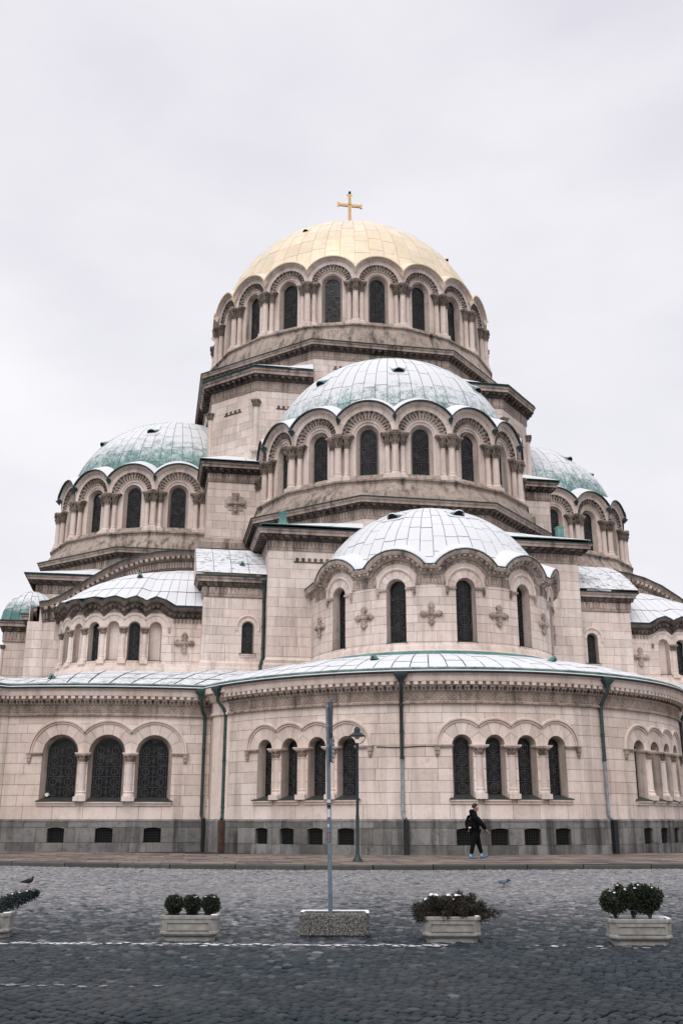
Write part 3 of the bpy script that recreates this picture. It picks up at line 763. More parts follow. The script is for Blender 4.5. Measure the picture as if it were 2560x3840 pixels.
# octagon under the gilded drum
goct = Path(ngon(G, 11.22, 8, -22.5), True); ow8 = goct.L / 8
bk = MB()
m = MB(); sweep(m, goct, [(-.25, 20), (-.25, 32.0), (-6, 32.12)], caps=False); octw = m.build('octagon_tower', 'mortar', CATH)
cornice(octw, goct, 32.05, dep=.62, h=1.1)
for k in (-2, -1, 0, 1, 2):
    s0 = (k % 8) * ow8
    side = Path([goct.at(s0 + 1e-6)[:2], goct.at(s0 + ow8 - 1e-6)[:2]])
    z0 = 24.0 if k == 0 else 29.2
    ashlar(side, octw, 0, side.L, even(z0, 30.98, .5), 1.15, seed=11 + k, backobj=bk)
m = MB()
side = Path([goct.at(1e-6)[:2], goct.at(ow8 - 1e-6)[:2]])
for a_, b_ in ((1.3, 2.6), (6.5, 7.8)): crenel(m, side, a_, b_, 30.3, 4)
m.build('blind_ornament', 'soot_shade_stone', octw)
# chamfered square tower and its corner roofs
sq = Path([(-11.15, 2), (-11.15, -8.35), (-8.4, -11.2), (8.4, -11.2), (11.15, -8.35), (11.15, 2)])
m = MB(); sweep(m, sq, [(-.2, 14), (-.2, 29.55), (-4, 29.6)], caps=False); tow = m.build('square_tower', 'mortar', CATH)
S = sq.S
for s0, s1 in ((S[1] - 4.0, S[2] + 3.75), (S[3] - 3.75, S[4] + 4.0)): cornice(tow, sq, 29.67, dep=.68, h=1.35, s0=s0, s1=s1)
for i, (a_, b_, z0) in enumerate(((0, S[1], 22), (S[1], S[2], 20.5), (S[2], S[2] + 3.75, 17.5), (S[3] - 3.75, S[3], 17.5), (S[3], S[4], 20.5))):
    p_, q_ = sq.at(a_ + 1e-6)[:2], sq.at(b_ - 1e-6)[:2]; side = Path([p_, q_])
    ashlar(side, tow, 0, side.L, even(z0, 28.34, .52), 1.1, seed=31 + i, backobj=bk)
m = MB()
for a_, b_ in ((S[2] + 1.3, S[2] + 2.6), (S[3] - 2.6, S[3] - 1.3), (S[1] + 1.2, S[1] + 2.7), (S[3] + 1.2, S[3] + 2.7)): crenel(m, sq, a_, b_, 27.15, 4)
m.build('blind_ornament', 'soot_shade_stone', tow)
for i in (1, 2, 3, 4): column(CATH, sq, S[i], .04, 24.0, 3.55, .17, .55, .5, 'cn')
for mir in (False, True):
    MIR[0] = mir
    E_ = [(-11.85, -4.9), (-11.85, -6.7), (-11.8, -8.62), (-10.2, -10.3), (-8.68, -11.9), (-6.7, -11.9), (-4.75, -11.9)]
    I_ = [(-11.25 + (11.25 - 4.7) * t, -4.7 - (11.25 - 4.7) * t) for t in [k / 6 for k in range(7)]]
    rows = [[(x, y, 29.78) for x, y in E_], [((x + u) / 2, (y + v_) / 2, 30.22 + .1 * math.sin(math.pi * j / 6)) for j, ((x, y), (u, v_)) in enumerate(zip(E_, I_))], [(u, v_, 30.45 + .35 * math.sin(math.pi * j / 6)) for j, (u, v_) in enumerate(I_)]]
    m = MB(); m.grid(rows); rf = m.build('corner_roof', 'copper_trim', CATH); quad_panels(rf, rows, 'snowy_copper_thick')
    # block in the angle between two arms
    pb = Path([(-11.3, -2), (-11.3, -11.35), (-2, -11.35)]); pm = MB(); sweep(pm, pb, [(-.15, 14), (-.15, 22.9), (-3, 22.9)], caps=False)
    blk = pm.build('angle_block', 'mortar', CATH); cornice(blk, pb, 22.95, dep=.55, h=1.15, s0=pb.S[1] - 4.2, s1=pb.S[1] + 4.2)
    for (p_, q_) in (((-11.3, -7), (-11.3, -11.35)), ((-11.3, -11.35), (-7, -11.35))):
        side = Path([p_, q_]); ashlar(side, blk, 0, side.L, even(17.2, 21.8, .5), 1.0, seed=51, backobj=bk)
    fr = Path([(-11.3, -11.35), (-2, -11.35)]); relief_cross(blk, fr, 1.75, 20.4, 1.1, square=True)
    rows = [[(-11.9, -6.5, 23.06), (-11.9, -9, 23.06), (-11.9, -11.95, 23.06), (-9, -11.95, 23.06), (-6.5, -11.95, 23.06)], [(-10.6, -7, 23.65), (-10.4, -9, 23.85), (-10.2, -10.2, 23.95), (-9, -10.4, 23.85), (-7, -10.6, 23.65)], [(-9.8, -8.2, 24.0), (-9.6, -8.8, 24.1), (-9.2, -9.2, 24.2), (-8.8, -9.6, 24.1), (-8.2, -9.8, 24.0)]]
    m = MB(); m.grid(rows); rf = m.build('corner_roof', 'copper_trim', CATH); quad_panels(rf, rows, 'snowy_copper_thick')
    m = MB(); fr2 = Path([(-11.3, -2), (-11.3, -11.35), (-2, -11.35)]); sweep(m, fr2, [(0, 17.3), (.4, 17.35), (.42, 17.75), (.25, 17.85), (.2, 18.05), (0, 18.15)]); m.build('base_moulding', 'limestone_carved', blk)
MIR[0] = False

# ---------------------------------------------------------------- the three arms: drum, octagon, square with corner roofs
def arm(bays, a0, a1, mat, vents, sides, fronts):
    c = (0, -13.03)
    pf = ell(7.62, 6.75, 22.75, tmin=math.asin((22.95 - 22.75) / 6.75))
    dome('copper_dome', c, pf, a0, a1, 64, 8, mat, 'copper_trim', vents=vents)
    drum(c, 16, 8.0, .55, 19.62, 22.02, 1.88, .52, .76, bays, 19.15, 17.9, 'snowy_copper_thick', rcol=.19, kz=.52)
    oc = Path(ngon(c, 8.42, 8, -22.5), True); w8 = oc.L / 8
    m = MB(); sweep(m, oc, [(-.2, 10), (-.2, 17.8), (-5, 17.9)], caps=False); ob = m.build('octagon_base', 'mortar', CATH)
    cornice(ob, oc, 17.87, dep=.62, h=1.05)
    for k in fronts:
        side = Path([oc.at((k % 8) * w8 + 1e-6)[:2], oc.at((k % 8) * w8 + w8 - 1e-6)[:2]])
        ashlar(side, ob, 0, side.L, even(15.3, 16.83, .5), 1.05, seed=71 + k, backobj=bk)
    sqp = Path([(-8.5, -9), (-8.5, -21.4), (8.5, -21.4), (8.5, -9)]); SS = sqp.S
    m = MB(); sweep(m, sqp, [(-.15, 3), (-.15, 15.8), (-3, 15.85)], caps=False); sb = m.build('arm_wall', 'mortar', CATH)
    for sd in sides:
        if sd < 0: c0, c1 = SS[1] - 5.0, SS[1] + 4.95
        else: c0, c1 = SS[2] - 4.95, SS[2] + 5.0
        cornice(sb, sqp, 15.87, dep=.66, h=1.02, s0=c0, s1=c1)
        cor = SS[1] if sd < 0 else SS[2]
        for (s0, s1) in ((cor - 5 if sd > 0 else cor - 8, cor), (cor, cor + (5 if sd < 0 else 8))):
            p_, q_ = sqp.at(s0 + 1e-6)[:2], sqp.at(s1 - 1e-6)[:2]; side = Path([p_, q_])
            ashlar(side, sb, 0, side.L, even(8.3 if not ROT[0] else 12.0, 14.87, .5), 1.05, seed=int(81 + s0), backobj=bk)
        m = MB(); sweep(m, sqp, [(0, 8.3), (.16, 8.3), (.16, 8.85), (.1, 8.95), (.12, 9.1), (0, 9.25)], c0, c1); m.build('base_moulding', 'limestone', sb)
        m = MB(); sgn = 1 if sd < 0 else -1
        crenel(m, sqp, *sorted((cor + sgn * 1.35, cor + sgn * 4.2)), 14.3, 9); m.build('blind_ornament', 'soot_shade_stone', sb)
        # corner roof
        sx = sd
        E_ = [(8.98, -16.6), (8.98, -18.4), (8.98, -20.3), (8.98, -22.2), (7.2, -22.2), (5.4, -22.2), (3.6, -22.2)]
        I_ = [(8.3 - 4.75 * k / 6, -16.6 - 4.75 * k / 6) for k in range(7)]
        rows = [[(sx * x, y, 15.99) for x, y in E_], [(sx * (x + u) / 2, (y + v_) / 2, 16.38 + .1 * math.sin(math.pi * j / 6)) for j, ((x, y), (u, v_)) in enumerate(zip(E_, I_))], [(sx * u, v_, 16.35 + .62 * math.sin(math.pi * j / 6)) for j, (u, v_) in enumerate(I_)]]
        if sx < 0: rows = [r[::-1] for r in rows]
        m = MB(); m.grid(rows); rf = m.build('corner_roof', 'copper_trim', CATH); quad_panels(rf, rows, 'snowy_copper_thick')
        if ROT[0]: continue
        m = MB(); x, y = sx * 7.74, -20.94; m.box(x - .26, x + .26, y - .26, y + .26, 16.1, 16.42); m.box(x - .18, x + .18, y - .18, y + .18, 16.42, 16.95); m.box(x - .21, x + .21, y - .21, y + .21, 16.95, 17.02)
        m.build('roof_flue', 'bare_copper', CATH)
    return sb
marm = arm(range(-5, 6), -115, 115, 'snowy_copper', ((-8, .36), (42, .34), (-52, .34)), (-1, 1), (-1, 0, 1))
ROT[0] = 1
arm(range(-1, 6), -40, 125, 'snowy_copper_thin', ((70, .42), (28, .4)), (1,), (0, 1, 2))
MIR[0] = True
arm(range(-1, 6), -40, 125, 'snowy_copper_thin', ((62, .45), (28, .4)), (1,), (0, 1, 2))
ROT[0] = 0; MIR[0] = False
# ---------------------------------------------------------------- lower apse
A = (0, -21.53); B = (0, -20.64)
ap = arc_path(A, 6.25, -96, 96, 2.0)
def aps(deg): return (deg - ap.a0) * math.pi / 180 * 6.25 * (ap.L / (192 * math.pi / 180 * 6.25))
WA = [aps(a) for a in (-60, -30, 0, 30, 60)]
ops = [Opening(s, .47, 9.22, 11.75) for s in WA]
m = MB(); apse = None
amb_body = MB(); sweep(amb_body, ap, [(-.6, 6), (-.6, 13.5)], caps=False); apse = amb_body.build('apse_wall', 'mortar', CATH)
# stones stop under the fluted frieze / round the arch hoods
ops2 = [Opening(s, .47, 9.22, 11.75, ra=.86) for s in WA]
ashlar(ap, apse, 0, ap.L, [8.55, 8.9, 9.22, 9.7, 10.1, 10.5, 10.9, 11.3, 11.75, 11.95], 1.05, ops2, seed=5, backobj=bk)
for s in WA:
    window(ap, CATH, s, .47, 9.22, 11.75, .42, hw_in=.43, zb_in=9.30, ncirc=1, sill=(.5, 9.2, .06))
    wedges(apse, ap, s, 11.75, .47, lambda a: .86, 180, 0, 7, o0=-.1)
    m = MB(); zband(m, ap, arc_sz(s, 11.78, .86, 180, 0, 18), [(-.03, 0), (-.03, .06), (.02, .10), (.07, .09), (.09, .05), (.09, -.02)]); m.build('arch_hood', 'limestone', apse, smooth=40)
    for sg in (-1, 1):
        m = MB(); sbox(m, ap, s + sg * .68, .46, 11.66, 11.76, -.03, .09); sbox(m, ap, s + sg * .88, .12, 11.5, 11.662, -.03, .12); sbox(m, ap, s + sg * .88, .08, 11.38, 11.502, -.03, .07)
        m.build('impost', 'limestone_carved', apse)
for a in (-75, -45, -15, 15, 45, 75): relief_cross(apse, ap, aps(a), 10.5, 1.0)
m = MB(); sweep(m, ap, [(0, 8.5), (.22, 8.5), (.25, 8.62), (.22, 8.76), (.12, 8.84), (.1, 9.0), (.03, 9.12), (0, 9.14)]); m.build('base_moulding', 'limestone', apse, smooth=40)
# wavy cornice rising over the arches
line = []; half = aps(15) - aps(0); ra = 1.36; zh = 12.42; dz = zh - 11.8; wx = math.sqrt(ra ** 2 - dz ** 2); a_ = math.degrees(math.atan2(dz, wx))
line.append((0.0, zh))
for s in WA: line += [(s - wx - .12, zh)] + arc_sz(s, 11.8, ra, 180 - a_, a_, 14) + [(s + wx + .12, zh)]
line.append((ap.L, zh))
m = MB(); zband(m, ap, line, [(-.06, 0), (-.05, .06), (.0, .10), (.03, .17), (.12, .2), (.14, .38), (.22, .42), (.30, .44), (.33, .43), (.33, -.3)]); m.build('cornice', 'limestone_carved', apse, smooth=35)
m = MB(); zband(m, ap, line, [(.331, .40), (.331, .47), (.37, .47), (.38, -.5)]); m.build('flashing', 'copper_trim', apse)
m = MB(); P_ = np.array(line); seg = np.linalg.norm(P_[1:] - P_[:-1], axis=1); cs = np.concatenate([[0], np.cumsum(seg)])
for q in np.arange(.1, cs[-1], .26):
    i = min(int(np.searchsorted(cs, q)) - 1, len(seg) - 1); t = (q - cs[i]) / seg[i]; p = P_[i] * (1 - t) + P_[i + 1] * t; d = (P_[i + 1] - P_[i]) / seg[i]; nn = np.array([-d[1], d[0]])
    def C4(r0, r1, hw_): return [p - d * hw_ + nn * r0, p + d * hw_ + nn * r0, p + d * hw_ + nn * r1, p - d * hw_ + nn * r1]
    k = C4(.04, .13, .07); m.hexa([ap.at(x, .1, z) for x, z in k] + [ap.at(x, .34, z) for x, z in k], random.random())
    k = C4(-.20, -.09, .085); m.hexa([ap.at(x, -.02, z) for x, z in k] + [ap.at(x, .05, z) for x, z in k], random.random())
m.build('dentils', 'limestone_carved', apse, kind='stuff')
# plain filling between hoods and cornice with flutes between the windows
m = MB()
lx = np.array([p[0] for p in line]); lz = np.array([p[1] for p in line]); rows = [[], []]
for s in np.linspace(0, ap.L, 260):
    zb_ = 11.9
    for c in WA:
        if abs(s - c) < .87: zb_ = max(zb_, 11.75 + math.sqrt(max(0, .87 ** 2 - (s - c) ** 2)))
    zt_ = max(zb_, float(np.interp(s, lx, lz)) + .1); rows[1].append(ap.at(s, -.012, zt_)); rows[0].append(ap.at(s, -.012, zb_))
m.grid(rows)
m.build('tympanum', 'limestone', apse)
m = MB()
for k in range(6):
    c = aps(-75 + 30 * k)
    for i in range(-4, 5): sbox(m, ap, c + i * .155, .085, 11.98, 12.28, -.012, .045, random.random())
    sbox(m, ap, c, 1.42, 11.9, 11.96, -.01, .07)
m.build('fluting', 'limestone_carved', apse, kind='stuff')
def aprof(t):
    ph = R(11.5) + (math.pi / 2 - R(11.5)) * t
    return (6.15 * math.cos(ph), 11.5 + 5.68 * math.sin(ph))
dome('apse_dome', A, aprof, -98, 98, 56, 8, 'snowy_copper_thick', 'copper_trim', vents=((-42, .5), (9, .52)))
m = MB()
for s in WA:
    zband(m, ap, arc_sz(s, 11.8, ra + .34, 180 - a_ - 3, a_ + 3, 14), [(.02, .44), (.07, .44), (.10, .38), (.8, -1.35), (.3, -1.35)], closedprof=True)
m.build('arch_hoods', 'snowy_copper_thick', apse, smooth=40)

# ---------------------------------------------------------------- ambulatory and low side walls
def low_cornice(parent, path, s0=0, s1=None):
    s1 = path.L if s1 is None else s1
    m = MB(); sweep(m, path, [(0, 6.36), (.08, 6.38), (.10, 6.46), (.16, 6.5), (.18, 6.56), (.22, 6.58), (.24, 6.68), (.38, 6.70), (.40, 6.78), (.40, 6.92), (.46, 6.97), (.46, 7.02), (0, 7.04)], s0, s1)
    m.build('cornice', 'limestone', parent, smooth=30)
    m = MB(); n = int((s1 - s0) / .31)
    for i in range(n): sbox(m, path, s0 + (i + .5) * (s1 - s0) / n, .17, 6.57, 6.69, .2, .385, random.random())
    m.build('dentils', 'limestone', parent, kind='stuff')
    m = MB(); n = int((s1 - s0) / .17)
    for i in range(n):
        s = s0 + (i + .5) * (s1 - s0) / n
        sbox(m, path, s, .10 if i % 2 else .05, 6.40, 6.55, .07, .175 if i % 2 else .15, random.random())
    m.build('egg_moulding', 'soot_shade_stone', parent, kind='stuff')
    m = MB(); sweep(m, path, [(0, 5.86), (.03, 5.84), (.09, 5.86), (.09, 5.93), (.04, 5.95), (.025, 5.97), (.025, 6.30), (.06, 6.32), (.06, 6.36), (0, 6.38)], s0, s1); m.build('frieze', 'limestone_carved', parent)
    m = MB(); per = .34; n = int((s1 - s0) / (per / 2)); pr = (s1 - s0) / n
    zb, zt = 5.985, 6.285
    for i in range(n):
        for sg in (1, -1):
            a = s0 + i * pr + (0 if sg > 0 else pr * 2); b = s0 + i * pr + (pr * 2 if sg > 0 else 0)
            if max(a, b) > s1: continue
            mid = (a + b) / 2; zm = (zb + zt) / 2; w = .026
            for (x0, z0_, x1, z1_) in ((a, zb, mid, zm), (mid, zm, b, zt)):
                m.hexa([path.at(x0 - w, .02, z0_), path.at(x0 + w, .02, z0_), path.at(x1 + w, .02, z1_), path.at(x1 - w, .02, z1_), path.at(x0 - w * .6, .052, z0_), path.at(x0 + w * .6, .052, z0_), path.at(x1 + w * .6, .052, z1_), path.at(x1 - w * .6, .052, z1_)], random.random())
    m.build('guilloche_carving', 'limestone_carved', parent, kind='stuff')
    m = MB(); n = int((s1 - s0) / .11)
    for i in range(n): sbox(m, path, s0 + (i + .5) * (s1 - s0) / n, .06, 5.845, 5.925, .06, .125, random.random())
    m.build('rope_moulding', 'limestone_carved', parent, kind='stuff')
    m = MB(); sweep(m, path, [(.42, 7.03), (.50, 7.01), (.56, 7.03), (.57, 7.07), (.54, 7.075), (.5, 7.05), (.3, 7.06)], s0, s1); m.build('gutter', 'copper_trim', parent)
    m = MB(); sweep(m, path, [(.30, 7.07), (.47, 7.08), (.47, 7.22), (.40, 7.26), (.28, 7.24)], s0, s1); m.build('gutter_board', 'weathered_copper', parent)
    m = MB(); sweep(m, path, [(.50, 7.077), (.575, 7.072), (.59, 7.09), (.555, 7.115), (.50, 7.11)], s0, s1); m.build('gutter_snow', 'snow', parent)

def low_group(path, parent, sc, n, sp, hw, rh, hw_in, nc):
    """row of n arched windows with columns between, hood moulding, corbels and sills; returns openings"""
    cen = [sc + (i - (n - 1) / 2) * sp for i in range(n)]; zs = 4.25
    for s in cen: window(path, CATH, s, hw, 2.22, zs, .40, hw_in=hw_in, zb_in=2.36, ncirc=nc, sill=(sp * .44 if n > 1 else hw + .2, 2.2, .16))
    al = math.degrees(math.acos(min(1, sp / 2 / rh)))
    for i, s in enumerate(cen):
        def rm(a, i=i):
            c_ = math.cos(R(a)); lim = 9
            if c_ > 0 and i < n - 1: lim = sp / 2 / max(c_, 1e-6)
            if c_ < 0 and i > 0: lim = sp / 2 / max(-c_, 1e-6)
            return min(rh, lim)
        wedges(parent, path, s, zs, hw, rm, 180, 0, 5 if n == 4 else 7, o0=-.08)
        a0 = 180 if i == 0 else 180 - al; a1 = 0 if i == n - 1 else al
        m = MB(); zband(m, path, arc_sz(s, zs, rh, a0, a1, 18), [(-.10, 0), (-.10, .05), (-.05, .06), (-.045, .01), (-.02, .01), (-.015, .10), (.05, .11), (.08, .05), (.08, -.01)]); m.build('hood_moulding', 'limestone', parent, smooth=30)
    for i in range(n - 1):
        s = (cen[i] + cen[i + 1]) / 2
        column(CATH, path, s, -.02, 2.2, zs - .08 - 2.2, .145 if n == 4 else .17, .36, .42, 'low')
        m = MB(); w_ = sp - 2 * hw; sbox(m, path, s, w_ + .16, zs - .09, zs - .045, -.3, .16); sbox(m, path, s, w_ + .22, zs - .044, zs + .004, -.3, .19); m.build('impost', 'limestone', parent)
        m = MB(); sbox(m, path, s, max(.12, w_ * .55), 2.2, zs - .09, -.42, -.16); m.build('mullion', 'limestone', parent)
    for sg, s in ((-1, cen[0]), (1, cen[-1])):
        m = MB(); e0, e1 = sorted((s + sg * (hw - .02), s + sg * (rh + .12)))
        sbox(m, path, (e0 + e1) / 2, e1 - e0, zs - .09, zs - .045, -.02, .09); sbox(m, path, (e0 + e1) / 2, e1 - e0 + .05, zs - .044, zs + .004, -.02, .12)
        c = s + sg * (rh + .0)
        sbox(m, path, c, .2, zs - .22, zs - .091, -.02, .13); sbox(m, path, c, .15, zs - .36, zs - .221, -.02, .1); sbox(m, path, c, .11, zs - .43, zs - .361, -.02, .06)
        m.build('corbel', 'limestone_carved', parent)
    ops = [Opening(s, hw, 2.0, zs, ra=rh) for s in cen]
    return cen, ops
def plinth(path, parent, wins, s0=0, s1=None, seed=9):
    s1 = path.L if s1 is None else s1
    pp = path
    ops = [Opening(s, w_, .50, 1.02, flat=True, zt=1.12) for s, w_ in wins]
    b_ = MB(); ashlar(pp, parent, s0, s1, [-.05, .50, 1.12, 1.36], 1.25, ops, mat='granite', o1=.12, seed=seed, backobj=bk, thick=.05)
    m = MB(); sweep(m, path, [(0, 1.34), (.13, 1.345), (.14, 1.40), (.06, 1.45), (0, 1.46)], s0, s1); m.build('plinth_cap', 'granite', parent)
    for s, w_ in wins:
        g = MB(); q = [path.at(s - w_, -.1, .5), path.at(s + w_, -.1, .5), path.at(s + w_, -.1, 1.14), path.at(s - w_, -.1, 1.14)]; g.add(q, [(0, 1, 2, 3)])
        w = g.build('basement_window', 'dark_void', CATH)
        r = MB(); A_ = [(s - w_, .5), (s - w_, 1.075), (s - w_ * .5, 1.108), (s, 1.12), (s + w_ * .5, 1.108), (s + w_, 1.075), (s + w_, .5), (s - w_, .5)]
        r.grid([[path.at(x, .12, z) for x, z in A_], [path.at(x, -.1, z) for x, z in A_]])
        r.add([path.at(x, .118, z) for x, z in A_[1:6]] + [path.at(s + w_, .118, 1.13), path.at(s - w_, .118, 1.13)], [(0, 1, 6), (1, 2, 6), (2, 5, 6), (2, 3, 5), (3, 4, 5)]); r.build('reveal', 'granite', w)
        b = MB()
        for i in range(1, 7): sbox(b, path, s - w_ + 2 * w_ * i / 7, .018, .5, 1.12, .0, .02)
        for i in range(1, 6): sbox(b, path, s, 2 * w_, .5 + .62 * i / 6 - .009, .5 + .62 * i / 6 + .009, .021, .038)
        b.build('iron_grille', 'iron', w)
def downpipe(path, s, o, ztop, zmid, jogs=(), zbot=.14, cols=('dark_pipe', 'zinc_pipe', 'rust_pipe'), shift=0.0):
    """hopper head, upper pipe, lower pipe, shoe"""
    p = CATH
    m = MB(); c = path.at(s, .55, 0); k = path.dirn(s)
    rows = []
    for z, w_ in ((ztop, .24), (ztop - .12, .26), (ztop - .3, .12), (ztop - .42, .08)):
        rows.append([path.at(s + a * w_, .5 + b * w_ * .7, z) for a, b in ((-1, -1), (1, -1), (1, 1), (-1, 1))])
    m.grid(rows, .5, True); m.grid([rows[0][:2], [rows[0][3], rows[0][2]]])
    pts = [(s, .5, ztop - .38), (s, .48, ztop - .62), (s + shift * .5, .2, ztop - .95), (s + shift, o, ztop - 1.2), (s + shift, o, zmid)]
    m.tube([path.at(*q) for q in pts], .075, 10)
    for z in (ztop - 1.25, (ztop - 1.2 + zmid) / 2, zmid + .05): m.tube([path.at(s + shift, o, z - .03), path.at(s + shift, o, z + .03)], .092, 10)
    d = m.build('downpipe', cols[0], p, smooth=40)
    m = MB(); m.tube([path.at(s + shift, o, zmid), path.at(s + shift, o, 1.62), path.at(s + shift + .05, o + .05, 1.52), path.at(s + shift + .12, o + .12, 1.45)], .068, 10)
    for z in [q for q in (zmid - .3, 2.4, 1.75) if q < zmid - .05 and q > 1.62]: m.tube([path.at(s + shift, o, z - .02), path.at(s + shift, o, z + .02)], .082, 10)
    m.build('lower_pipe', cols[1], d, smooth=40)
    m = MB(); sbox(m, path, s + shift + .13, .2, zbot, 1.42, .12, .32); m.build('pipe_casing', cols[2], d)

amb = arc_path(B, 12.25, -67.5, 112, 1.6)
def ams(deg): return (deg - amb.a0) / 179.5 * amb.L
m = MB(); sweep(m, amb, [(-.5, -.2), (-.5, 7.0)], caps=False); ambw = m.build('ambulatory_wall', 'mortar', CATH)
wins = []; ops = []
for g_ in (-40, 0, 40):
    c_, o_ = low_group(amb, ambw, ams(g_), 4, 1.31, .40, .99, .315, 1); wins += c_; ops += o_
ops_a = [Opening(q.s, .40, 2.0, 4.25, ra=.99) for q in ops]
ashlar(amb, ambw, 0, ams(80), [1.45, 2.0, 2.45, 2.9, 3.35, 3.8, 4.25, 4.7, 5.1, 5.5, 5.86], 1.1, ops_a, seed=3, backobj=bk, bias=3.0)
plinth(amb, ambw, [(s - .0, .34) for s in wins], 0, ams(80))
low_cornice(ambw, amb, 0, ams(85))
for a, cols in ((-20, ('dark_pipe', 'zinc_pipe', 'iron')), (20, ('green_pipe', 'zinc_pipe', 'iron')), (60, ('dark_pipe', 'zinc_pipe', 'iron'))):
    downpipe(amb, ams(a), .09, 7.05, 3.7, cols=cols, shift=-.05)
# cable clipped along the wall
m = MB(); m.tube([amb.at(s, .02, 4.18 + .02 * math.sin(s * 3)) for s in np.linspace(ams(-25.0), ams(-14.2), 20)], .018, 5); m.build('wall_cable', 'iron', ambw)
m = MB()
m.tube([amb.at(s, .03, 4.18 - .5 * (s - ams(-14.2))) for s in np.linspace(ams(14.4), ams(19.5), 5)], .008, 4); m.build('wall_cable', 'iron', ambw)

# ambulatory roof
def rprof(t):
    pts = ((12.72, 7.16), (11.6, 7.62), (10.2, 8.03), (8.6, 8.38), (7.3, 8.56), (6.2, 8.64)); x = t * (len(pts) - 1); i = min(int(x), len(pts) - 2); k = x - i
    return (pts[i][0] + (pts[i + 1][0] - pts[i][0]) * k, pts[i][1] + (pts[i + 1][1] - pts[i][1]) * k)
m = MB(); m.grid([[(B[0] + (rprof(t)[0]) * math.sin(R(a)), B[1] - rprof(t)[0] * math.cos(R(a)), rprof(t)[1] - .01) for a in np.linspace(-72, 100, 60)] for t in np.linspace(0, 1, 9)])
ambr = m.build('ambulatory_roof', 'copper_trim', CATH, smooth=40)
dome_panels(ambr, B, rprof, -70, 95, 104, [0, .2, .42, .68, 1.0], 'snowy_copper_thick', gap=.045, seed=8, smooth=40)
def roof_cowl(parent, p, ang, k=1.0):
    """low hooded roof vent"""
    m = MB(); x, y, z = p; ca, sa = math.sin(R(ang)), -math.cos(R(ang)); n = 8; rows = []
    for al, w_, h in ((.16, .12, .2), (.1, .14, .22), (-.18, .2, .1), (-.5, .3, .02)):
        rows.append([(x + ca * al * k - sa * w_ * k * -math.cos(math.pi * q / n), y + sa * al * k + ca * w_ * k * -math.cos(math.pi * q / n), z + (.03 + h * math.sin(math.pi * q / n)) * k) for q in range(n + 1)])
    m.grid(rows); m.add(rows[0], [tuple(range(n + 1))]); v = m.build('roof_cowl', 'bare_copper', parent, smooth=50)
    d = MB(); d.add([(x + ca * .165 * k + sa * .055 * k * math.cos(math.pi * q / n), y + sa * .165 * k - ca * .055 * k * math.cos(math.pi * q / n), z + (.05 + .09 * math.sin(math.pi * q / n)) * k) for q in range(n + 1)], [tuple(range(n + 1))]); d.build('cowl_opening', 'dark_void', parent)
for a, t in ((-27, .3), (14, .3), (-22, .93), (6, .93)):
    r, z = rprof(t); roof_cowl(ambr, (B[0] + r * math.sin(R(a)), B[1] - r * math.cos(R(a)), z + .03), a)
m = MB(); sweep(m, ap, [(.22, 8.45), (.3, 8.45), (.3, 8.72), (.24, 8.76)], 0, ap.L); m.build('roof_flashing', 'bare_copper', ambr)

